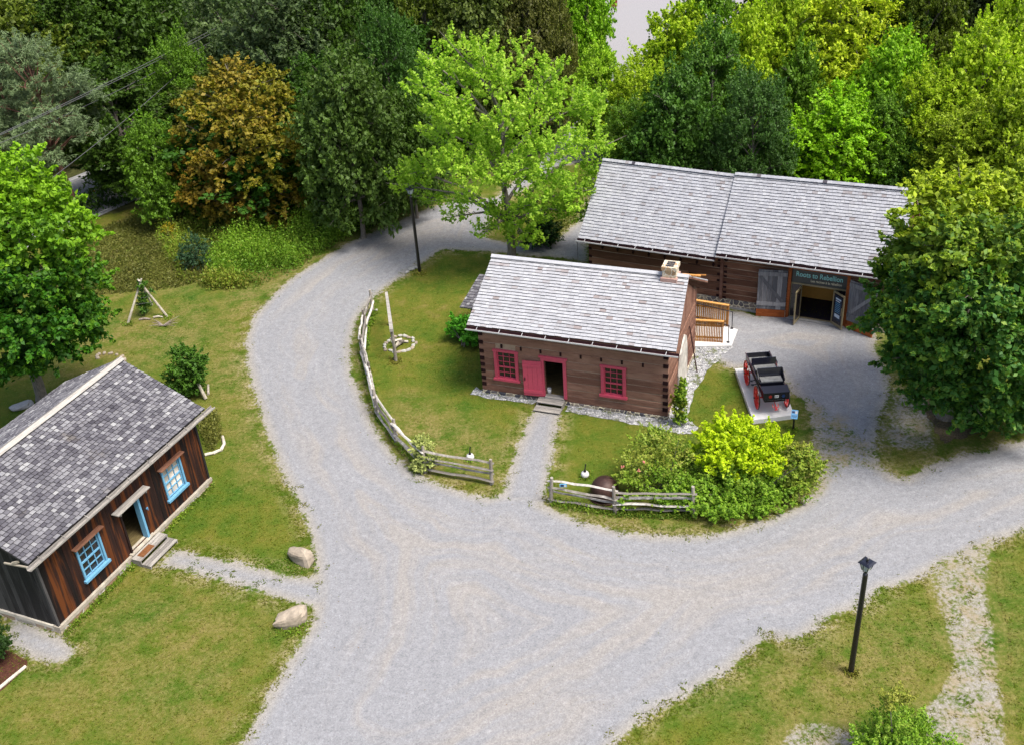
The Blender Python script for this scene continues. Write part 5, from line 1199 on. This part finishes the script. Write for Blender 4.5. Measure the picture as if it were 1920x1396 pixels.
for k in range(9):
    a = k / 8 * math.pi * 1.2; p = G(200 + 26 * math.cos(a + 2.8) + 8, 672 - 9 * math.sin(a)); rock('border_stone', 'pale stone in the ring beyond the far ridge end of the dark cabin', p, (rnd.uniform(.07, .13), .07, .06), rnd.uniform(0, 3), 60 + k, M_['boulder'], 'stone', 'stones beyond the cabin ridge')

# fire ring with hitch beam
FR = G(749, 646)
for k in range(20):
    a = k / 20 * 2 * math.pi; p = FR + Vector((.74 * math.cos(a), .72 * math.sin(a), 0)) * rnd.uniform(.9, 1.1)
    rock('ring_stone', 'whitish stone of the fire ring on the lawn', p, (rnd.uniform(.09, .13), rnd.uniform(.06, .09), .06), a + 1.57 + rnd.uniform(-.4, .4), 80 + k, M_['stonewhite'] if k % 3 else M_['boulder'], 'stone', 'stones of the fire ring')
for k, lab in enumerate(('split log in the fire ring, the palest one', 'split log lying across the middle of the fire ring', 'split log on the right side of the fire ring', 'split log at the back of the fire ring', 'short split log leaning on the others in the fire ring')):
    a = rnd.uniform(-.5, 2.6); d = Vector((math.cos(a), math.sin(a), 0)); c = FR + Vector((rnd.uniform(-.2, .2), rnd.uniform(-.2, .2), .08 + .05 * k)); L_ = rnd.uniform(.3, .45)
    m = MB(); m.tube([-d * L_ + Vector((0, 0, .02 * k)), d * L_ - Vector((0, 0, .02 * k))], [.055, .06], 6); tag(m.build('firewood_log', M_['palelog'] if k % 2 == 0 else M_['post'], None, loc=c), lab, 'log', 'logs in the fire ring')
hb = thing('hitching_beam', 'weathered timber beam on posts above the fire ring', 'beam', G(742, 676))
pn = Vector((0, 0, 0)); pf = Vector((-.42, 3.4, 0))
for p, nm in ((pn, 0), (pf, 1)):
    m = MB(); m.tube([p + Vector((0, 0, -.1)), p + Vector((.02, 0, .8)), p + Vector((0, 0, 1.62))], [.085, .075, .08], 9); m.build('post', M_['post'], hb)
m = MB(); m.bar((.02, -.15, 1.70), (-.44, 3.55, 1.74), .17, .16, w1=.13, h1=.14); m.build('beam', M_['greyboard'], hb)

# vine tripod
tp = thing('vine_tripod', 'three-legged pole trellis with green vine on the left lawn', 'trellis', G(275, 596))
loc0 = tp.location; apx = PY(263, 530, loc0.y + .15) - loc0
for px, py in ((240, 606), (314, 594), (285, 572)):
    f = G(px, py) - loc0; d = (apx - f).normalized(); m = MB(); m.tube([f, apx + d * .22], [.065, .045], 8); m.build('leg', M_['palelog'], tp)
m = MB()
for z in (.45, .6, .75):
    q = [(G(px, py) - loc0).lerp(apx, z) for px, py in ((240, 606), (314, 594), (285, 572))]; m.tube(q + [q[0]], .008, 4)
m.build('wire', M_['wire'], tp)
cr, _ = crown_from_lobes('vine', lobes_px(tuple(loc0), [(269, 565, .4, 7, 22, 0), (264, 535, .1, 9, 6, .2), (272, 590, .5, 20, 10, .0), (284, 545, .2, 5, 4, .6)]), LV, tp, per=34, cover=1.8, rc=.16, size=.05, lowcut=-1)
for k, (px, py, dx, lab) in enumerate(((272, 600, .3, 'dark branch on the soil under the vine tripod'), (297, 596, .25, 'pale short log beside the right foot of the tripod'))):
    m = MB(); m.tube([(-dx, 0, .05), (0, .03, .07), (dx, -.04, .05)], [.05, .06, .035], 7); tag(m.build('fallen_branch', M_['deadgrey'] if k == 0 else M_['palelog'], None, loc=G(px, py)), lab, 'branch')
m = MB()
for k in range(9):
    a = rnd.uniform(2.2, 4.2) if k % 2 else rnd.uniform(-.6, 1.2); L_ = rnd.uniform(.4, 1.1); e = Vector((math.cos(a) * L_, math.sin(a) * L_, rnd.uniform(.03, .25))); m.tube([(0, 0, .05), e * .5 + Vector((0, 0, .06)), e], [.035, .02, .006], 5)
tag(m.build('fallen_branch', M_['deadgrey'], None, loc=G(306, 612)), 'bare twisted dead branch on the lawn below the vine tripod', 'branch')
m = MB(); m.tube([(0, 0, .06), (0, 0, .05)], .01, 4)
def log_between(name, p0, p1, r0, r1, mat, label, cat='log', group=None):
    c = (p0 + p1) / 2; m = MB(); m.tube([p0 - c, (p0 - c).lerp(p1 - c, .5) + Vector((0, 0, .01)), p1 - c], [r0, (r0 + r1) / 2, r1], 9); return tag(m.build(name, mat, None, loc=c), label, cat, group)
log_between('white_post', G(386, 748) + Vector((0, 0, .05)), PY(371, 718, G(386, 748).y + .1), .085, .07, M_['palelog'], 'pale leaning post beside the vine-covered bush', 'post')
log_between('edging_log', G(391, 740) + Vector((0, 0, .05)), G(391, 724) + Vector((0, 0, .08)), .06, .05, M_['palelog'], 'short pale stump end behind the leaning post')
gp = [(385, 854), (400, 851), (415, 845), (421, 834), (418, 820)]
for k in range(4): log_between('edging_log', G(*gp[k]) + Vector((0, 0, .06)), G(*gp[k + 1]) + Vector((0, 0, .07)), .07, .06, M_['palelog'], ('pale edging log nearest the cabin wall', 'pale edging log at the front of the dry flower patch', 'pale edging log at the outer corner of the flower patch', 'pale edging log farthest from the cabin on the flower patch')[k], group='edging logs of the flower patch')
log_between('edging_log', G(49, 1250) + Vector((0, 0, .05)), G(-30, 1316) + Vector((0, 0, .05)), .055, .06, M_['palelog'], 'pale edging pole along the mulch bed in the bottom left corner')

# ------------------------------------------------------------------ rail fences
def rail_fence(name, label, pts, H=1.2, nr=4, seed=1, lean=.08):
    r = random.Random(seed); base = G(*pts[0]); t = thing(name, label, 'fence', base)
    P = [G(*p) - base for p in pts]
    for p in P:
        m = MB(); h = H + r.uniform(.02, .22); l = Vector((r.uniform(-lean, lean), r.uniform(-lean, lean), 0)); m.tube([p + Vector((0, 0, -.1)), p + l * .5 + Vector((0, 0, h * .5)), p + l + Vector((0, 0, h))], [.075, .07, .06], 8); m.build('post', M_['post'], t)
    for i in range(len(P) - 1):
        a, b = P[i], P[i + 1]; d = (b - a).normalized(); sd_ = Vector((-d.y, d.x, 0)) * .07
        for k in range(nr):
            z = .2 + (H - .35) * k / (nr - 1); m = MB(); q = []
            for j in range(6):
                f = j / 5; q.append(a.lerp(b, -.04 + 1.08 * f) + sd_ * (1 if (i + k) % 2 else -.4) + Vector((r.uniform(-.02, .02), r.uniform(-.02, .02), z + r.uniform(-.035, .035) + (r.uniform(-.03, .03)))))
            m.tube(q, [r.uniform(.045, .07) for _ in q], 5, sq=.7); m.build('rail', M_['fence'], t)
    return t
rail_fence('rail_fence', 'curved whitish split-rail fence along the left side of the lawn', [(699, 583), (686, 622), (680, 668), (694, 722), (707, 777), (743, 831), (797, 885), (922, 907)], 1.15, 4, 3)
fb = rail_fence('rail_fence', 'grey split-rail fence in front of the cauldron and rose bush', [(1033, 941), (1154, 962), (1300, 967)], 1.15, 4, 8)
m = MB(); p = PY(1056, 909, G(1056, 945).y - .12) ; m.box(-.13, .13, -.012, .012, -.07, .07, .5); o = m.build('small_sign', M_['signblue'], None, loc=p); o.rotation_euler = (0, 0, -.1); tag(o, 'tiny blue and white sign fixed to the top rail by the path', 'sign')
m = MB(); m.box(-.10, .02, -.016, -.013, -.05, .05, .5); m.build('sign_print', M_['navy'], o); m = MB(); m.box(.035, .10, -.016, -.013, -.05, .03, .5); m.build('sign_print', M_['white'], o)
# cauldron, garden lights
cd_ = thing('iron_cauldron', 'large rusty brown iron cauldron upside down behind the rail fence', 'cauldron', G(1134, 930))
m = MB(); m.lathe([(.50, .0), (.535, .05), (.55, .22), (.535, .42), (.47, .6), (.36, .74), (.2, .83), (.0, .86)], 28); m.build('bowl', M_['iron'], cd_, smooth=True)
m = MB(); m.lathe([(.50, 0), (.59, 0), (.59, .05), (.53, .055)], 28); m.build('rim', M_['iron'], cd_, smooth=False)
for px, py, lab in ((1097, 893, 'white globe garden light with black spike, right of the front path'), (882, 860, 'white globe garden light with black spike, behind the left fence')):
    t = thing('garden_light', lab, 'garden light', G(px, py), rnd.uniform(0, 1), 'white garden lights'); m = MB(); m.lathe([(0, 0), (.10, .0), (.155, .05), (.165, .13), (.13, .22), (.05, .25), (0, .25)], 16); m.build('globe', M_['white'], t, smooth=True)
    m = MB(); m.lathe([(.06, .24), (.045, .30), (.03, .36), (0, .37)], 10); m.bar((0, 0, .34), (.08, .03, .56), .03, .05); m.build('spot_head', M_['black'], t)
sg = thing('info_sign', 'blue information panel on a black post at the wagon slab', 'sign', G(1487, 806), R(-20))
m = MB(); m.box(-.035, .035, -.03, .03, 0, .72, .5); m.build('post', M_['black'], sg)
m = MB(); m.xf = Matrix.Translation((0, -.02, .80)) @ Matrix.Rotation(R(38), 4, 'X'); m.box(-.13, .13, -.19, .19, -.012, .012, .5); pn_ = m.build('panel', M_['signblue'], sg)
m2 = MB(); m2.xf = m.xf; m2.box(.02, .11, .02, .14, .0135, .017, .5); m2.build('picture', M_['white'], pn_); m2 = MB(); m2.xf = m.xf; m2.box(-.11, .0, .04, .13, .0135, .017, .5).box(-.11, .08, -.12, -.10, .0135, .017, .5).box(-.11, .10, -.07, -.05, .0135, .017, .5); m2.build('print', M_['navy'], pn_)
# bird box stump behind the maple
t = thing('wooden_post', 'short dark post standing behind the bright maple trunk', 'post', G(934, 430)); m = MB(); m.box(-.07, .07, -.07, .07, -.1, .75); m.build('shaft', M_['post'], t); m = MB(); m.box(-.14, .14, -.14, .14, .75, .98); m.build('box', M_['signblue'], t)

# ------------------------------------------------------------------ wagon on its slab
sl_ = thing('concrete_slab', 'pale concrete slab carrying the black and red wagon', 'slab', G(1430, 745))
m = MB(); pts = [Vector((9.87, 39.95, 0)), Vector((11.43, 40.05, 0)), Vector((11.75, 36.15, 0)), Vector((9.72, 36.05, 0))]
pts = [G(1378, 691, .2), G(1455, 684, .2), G(1489, 777, .2), G(1412, 787, .2)]
m.prism([Vector((p.x, p.y, .0)) - sl_.location for p in pts][::-1], (0, 0, .2)); m.build('slab_top', M_['conc'], sl_)
W0 = Vector((10.06, 36.82, .2)); wg = thing('farm_wagon', 'black spring wagon with red spoked wheels and two bench seats', 'wagon', (10.675, 37.73, .2), 0)
# local: x across, y from front (-) to rear (+)
def wheel(x, y, r_, sgn):
    m = MB(); n = 28; zc = r_
    def ring(ro, ri, w_, mm):
        vs = []
        for k in range(n):
            a = 2 * math.pi * k / n; c, s_ = math.cos(a), math.sin(a)
            vs += [(x - w_, y + c * ro, zc + s_ * ro), (x + w_, y + c * ro, zc + s_ * ro), (x + w_, y + c * ri, zc + s_ * ri), (x - w_, y + c * ri, zc + s_ * ri)]
        fs = []
        for k in range(n):
            k2 = (k + 1) % n
            for q in range(4): q2 = (q + 1) % 4; fs.append((k * 4 + q, k * 4 + q2, k2 * 4 + q2, k2 * 4 + q))
        mm.add(vs, fs)
    ring(r_ - .012, r_ - .07, .024, m)
    for k in range(12):
        a = 2 * math.pi * (k + .5) / 12; d = Vector((0, math.cos(a), math.sin(a))); m.bar(Vector((x + sgn * .03, y, zc)) + d * .06, Vector((x, y, zc)) + d * (r_ - .06), .028, .045, up=(1, 0, 0), w1=.024, h1=.032)
    m.tube([(x - .09, y, zc), (x + .09, y, zc)], .085, 12)
    w_ = m.build('wheel', M_['red'], wg)
    m = MB(); ring(r_, r_ - .0135, .022, m); m.build('tyre', M_['black'], w_)
    m = MB(); m.tube([(x - .13 if sgn < 0 else x + .08, y, zc), (x - .08 if sgn < 0 else x + .13, y, zc)], .045, 10); m.build('hub_cap', M_['black'], w_)
TX = .615
for x, sg_ in ((-TX, -1), (TX, 1)): wheel(x, -.91, .50, sg_); wheel(x, .95, .55, sg_)
m = MB()
for y, z in ((-.91, .50), (.95, .55)): m.bar((-TX, y, z), (TX, y, z), .05, .05)
m.bar((0, -1.0, .52), (0, 1.0, .57), .05, .05)
for y in (-.91, .95):
    for sx in (-.36, .36):
        pts_ = [(sx + (0), y - .36 + .12 * k, .62 + .07 * math.cos((k - 3) / 3 * 1.5)) for k in range(7)]; m.tube(pts_, .02, 5)
        pts_ = [(sx + (0), y - .36 + .12 * k, .62 - .06 * math.cos((k - 3) / 3 * 1.5)) for k in range(7)]; m.tube(pts_, .02, 5)
m.build('running_gear', M_['red'], wg)
m = MB(); m.bar((-.42, -1.42, .62), (.42, -1.42, .62), .04, .05); m.bar((-.42, -1.42, .62), (-.42, -.95, .6), .03, .04); m.bar((.42, -1.42, .62), (.42, -.95, .6), .03, .04); m.build('shaft_bar', M_['black'], wg)
m = MB(); m.tube([(0, -1.05, .6), (0, -1.5, .5), (.0, -1.75, .42)], .018, 6); m.tube([(-.12, -1.5, .52), (-.1, -1.62, .44), (0, -1.66, .42), (.1, -1.62, .44), (.12, -1.5, .52)], .014, 6); m.bar((-.08, -1.76, .41), (.08, -1.76, .41), .02, .02); m.build('tongue_hook', M_['red'], wg)
FZ = .78
m = MB(); m.box(-.47, .47, -1.25, 1.72, FZ, FZ + .03, .5); m.build('bed_floor', M_['seatgrey'], wg)
m = MB(); m.box(-.50, -.47, -1.25, 1.75, FZ - .02, FZ + .26, .5).box(.47, .50, -1.25, 1.75, FZ - .02, FZ + .26, .5).box(-.47, .47, 1.72, 1.75, FZ - .02, FZ + .26, .5); m.build('bed_side', M_['glossblack'], wg)
m = MB()
for sx in (-.515, .515): m.bar((sx, -1.2, FZ + .28), (sx, 1.75, FZ + .28), .03, .03); m.bar((sx, -1.2, FZ + .10), (sx, 1.2, FZ + .10), .02, .03)
m.build('side_rail', M_['gutter'], wg)
m = MB(); m.box(-.52, .52, -1.62, -1.25, FZ + .02, FZ + .36, .5); tb = m.build('front_box', M_['glossblack'], wg)
m = MB(); m.box(-.54, .54, -1.64, -1.10, FZ + .363, FZ + .385, .5); m.build('box_lid', M_['gutter'] if False else M_['floordark'], tb)
m = MB(); m.lathe([(0, 0), (.07, 0), (.07, .01), (0, .01)], 14); m.v = [(-.25 + p[0], -1.622 - p[2], FZ + .19 + p[1]) for p in m.v]; m.build('emblem', mat_plain('emblem_red', (.28, .02, .015), .4, .4), tb)
m = MB(); m.lathe([(0, 0), (.07, 0), (.07, .01), (0, .01)], 14); m.v = [(.28 + p[0], -1.622 - p[2], FZ + .19 + p[1]) for p in m.v]; m.build('emblem', M_['navy'], tb)
m = MB(); m.box(-.075, .085, -1.632, -1.622, FZ + .13, FZ + .25, .5); e_ = m.build('emblem', M_['white'], tb)
m = MB(); m.box(-.05, -.01, -1.635, -1.6325, FZ + .15, FZ + .23, .5).box(.01, .06, -1.635, -1.6325, FZ + .17, FZ + .21, .5); m.build('emblem_print', M_['navy'], e_)
def seat(y, back_h, arms, lift):
    m = MB(); z = FZ + lift; m.box(-.50, .50, y - .22, y + .22, z, z + .05, .5).box(-.46, .46, y - .18, y + .18, FZ + .03, z - .004, .5); s_ = m.build('seat', M_['glossblack'], wg)
    m = MB(); m.box(-.44, .44, y - .20, y + .18, z + .052, z + .10, .5); m.build('cushion', M_['seatgrey'], s_)
    m = MB(); n = 8
    for k in range(n):
        x0_, x1_ = -.52 + 1.04 * k / n, -.52 + 1.04 * (k + 1) / n; m.add([(x0_, y + .22, z + .05), (x1_, y + .22, z + .05), (x1_, y + .30, z + back_h), (x0_, y + .30, z + back_h), (x0_, y + .25, z + .05), (x1_, y + .25, z + .05), (x1_, y + .33, z + back_h), (x0_, y + .33, z + back_h)], [(0, 1, 2, 3), (7, 6, 5, 4), (3, 2, 6, 7), (0, 3, 7, 4), (1, 5, 6, 2)])
    m.build('backrest', M_['glossblack'], s_)
    if arms:
        m = MB()
        for sx in (-1, 1): m.prism([(sx * .50, y - .20, z + .05), (sx * .50, y + .24, z + .05), (sx * .52, y + .30, z + back_h), (sx * .52, y + .12, z + back_h * .8), (sx * .52, y - .16, z + .18)], (sx * .025, 0, 0))
        m.build('armrest', M_['glossblack'], s_)
seat(-.62, .42, True, .32); seat(.38, .36, False, .26)
m = MB(); m.box(-.46, .46, -.12, .0, FZ + .5, FZ + .53, .5)
m = MB()
for y in (-.3, .0, 1.0): m.tube([(-.5, y, FZ - .01), (-.66, y + .02, FZ - .05)], .022, 6); m.box(-.72, -.60, y - .04, y + .08, FZ - .06, FZ - .045)
m.build('step_iron', M_['black'], wg)

# ------------------------------------------------------------------ power lines
for k, (a, b, za, zb) in enumerate((((50, 228), (316, 105), 8.2, 8.2), ((50, 231), (316, 110), 7.9, 7.9), ((143, 207), (300, 137), 7.2, 7.2), ((133, 307), (267, 205), 6.4, 6.4))):
    A, B = G(*a, za), G(*b, zb); d = (B - A); p0, p1 = A - d * 2.5, B + d * 1.2; c = (p0 + p1) / 2; m = MB()
    m.tube([p0.lerp(p1, j / 24) - c + Vector((0, 0, 3.2 * ((j / 12 - 1) ** 2) * .25)) for j in range(25)], .018, 5)
    tag(m.build('power_line', M_['wire'], None, loc=c), ('thin overhead wire by the pines, the uppermost', 'thin overhead wire just under the uppermost one', 'thin overhead wire, third from the top', 'thin overhead wire, the lowest one above the asphalt road')[k], 'wire', 'overhead wires in the upper left')
# dead twigs
def deadshrub(label, px, py, h, spread, mat, seed, n=22):
    r = random.Random(seed); t = thing('dead_shrub', label, 'shrub', G(px, py)); m = MB()
    for k in range(n):
        a = r.uniform(0, 6.28); e = Vector((math.cos(a) * spread * r.uniform(.3, 1), math.sin(a) * spread * r.uniform(.3, 1), h * r.uniform(.6, 1))); q = e * .5 + Vector((0, 0, h * .15)); m.tube([(0, 0, 0), q, e], [.03, .018, .005], 4)
        for j in range(3): s_ = q.lerp(e, r.random()); m.tube([s_, s_ + Vector((r.uniform(-.4, .4), r.uniform(-.4, .4), r.uniform(.1, .5)))], [.01, .003], 4)
    m.build('twigs', mat, t)
deadshrub('reddish brown dead shrub behind the right end of the barn', 1700, 335, 2.6, .9, M_['barkred'], 3)
deadshrub('bare purplish-grey branches in the dark gap left of the bright maple', 800, 250, 4.2, 1.8, M_['deadgrey'], 5, 30)
# small red shed edge in the parking area
t = thing('red_utility_box', 'small dark red box at the edge of the parking area', 'box', G(1151, 12)); m = MB(); m.box(-.3, .3, -.3, .3, 0, .9, .5); m.build('body', mat_plain('dull_red', (.25, .03, .03), .5), t); m = MB(); m.box(-.36, .36, -.36, .36, .904, 1.0, .5); m.build('lid', M_['concgrey'], t)

for _, a_, b_ in protos:
    bpy.data.objects.remove(a_); bpy.data.objects.remove(b_)
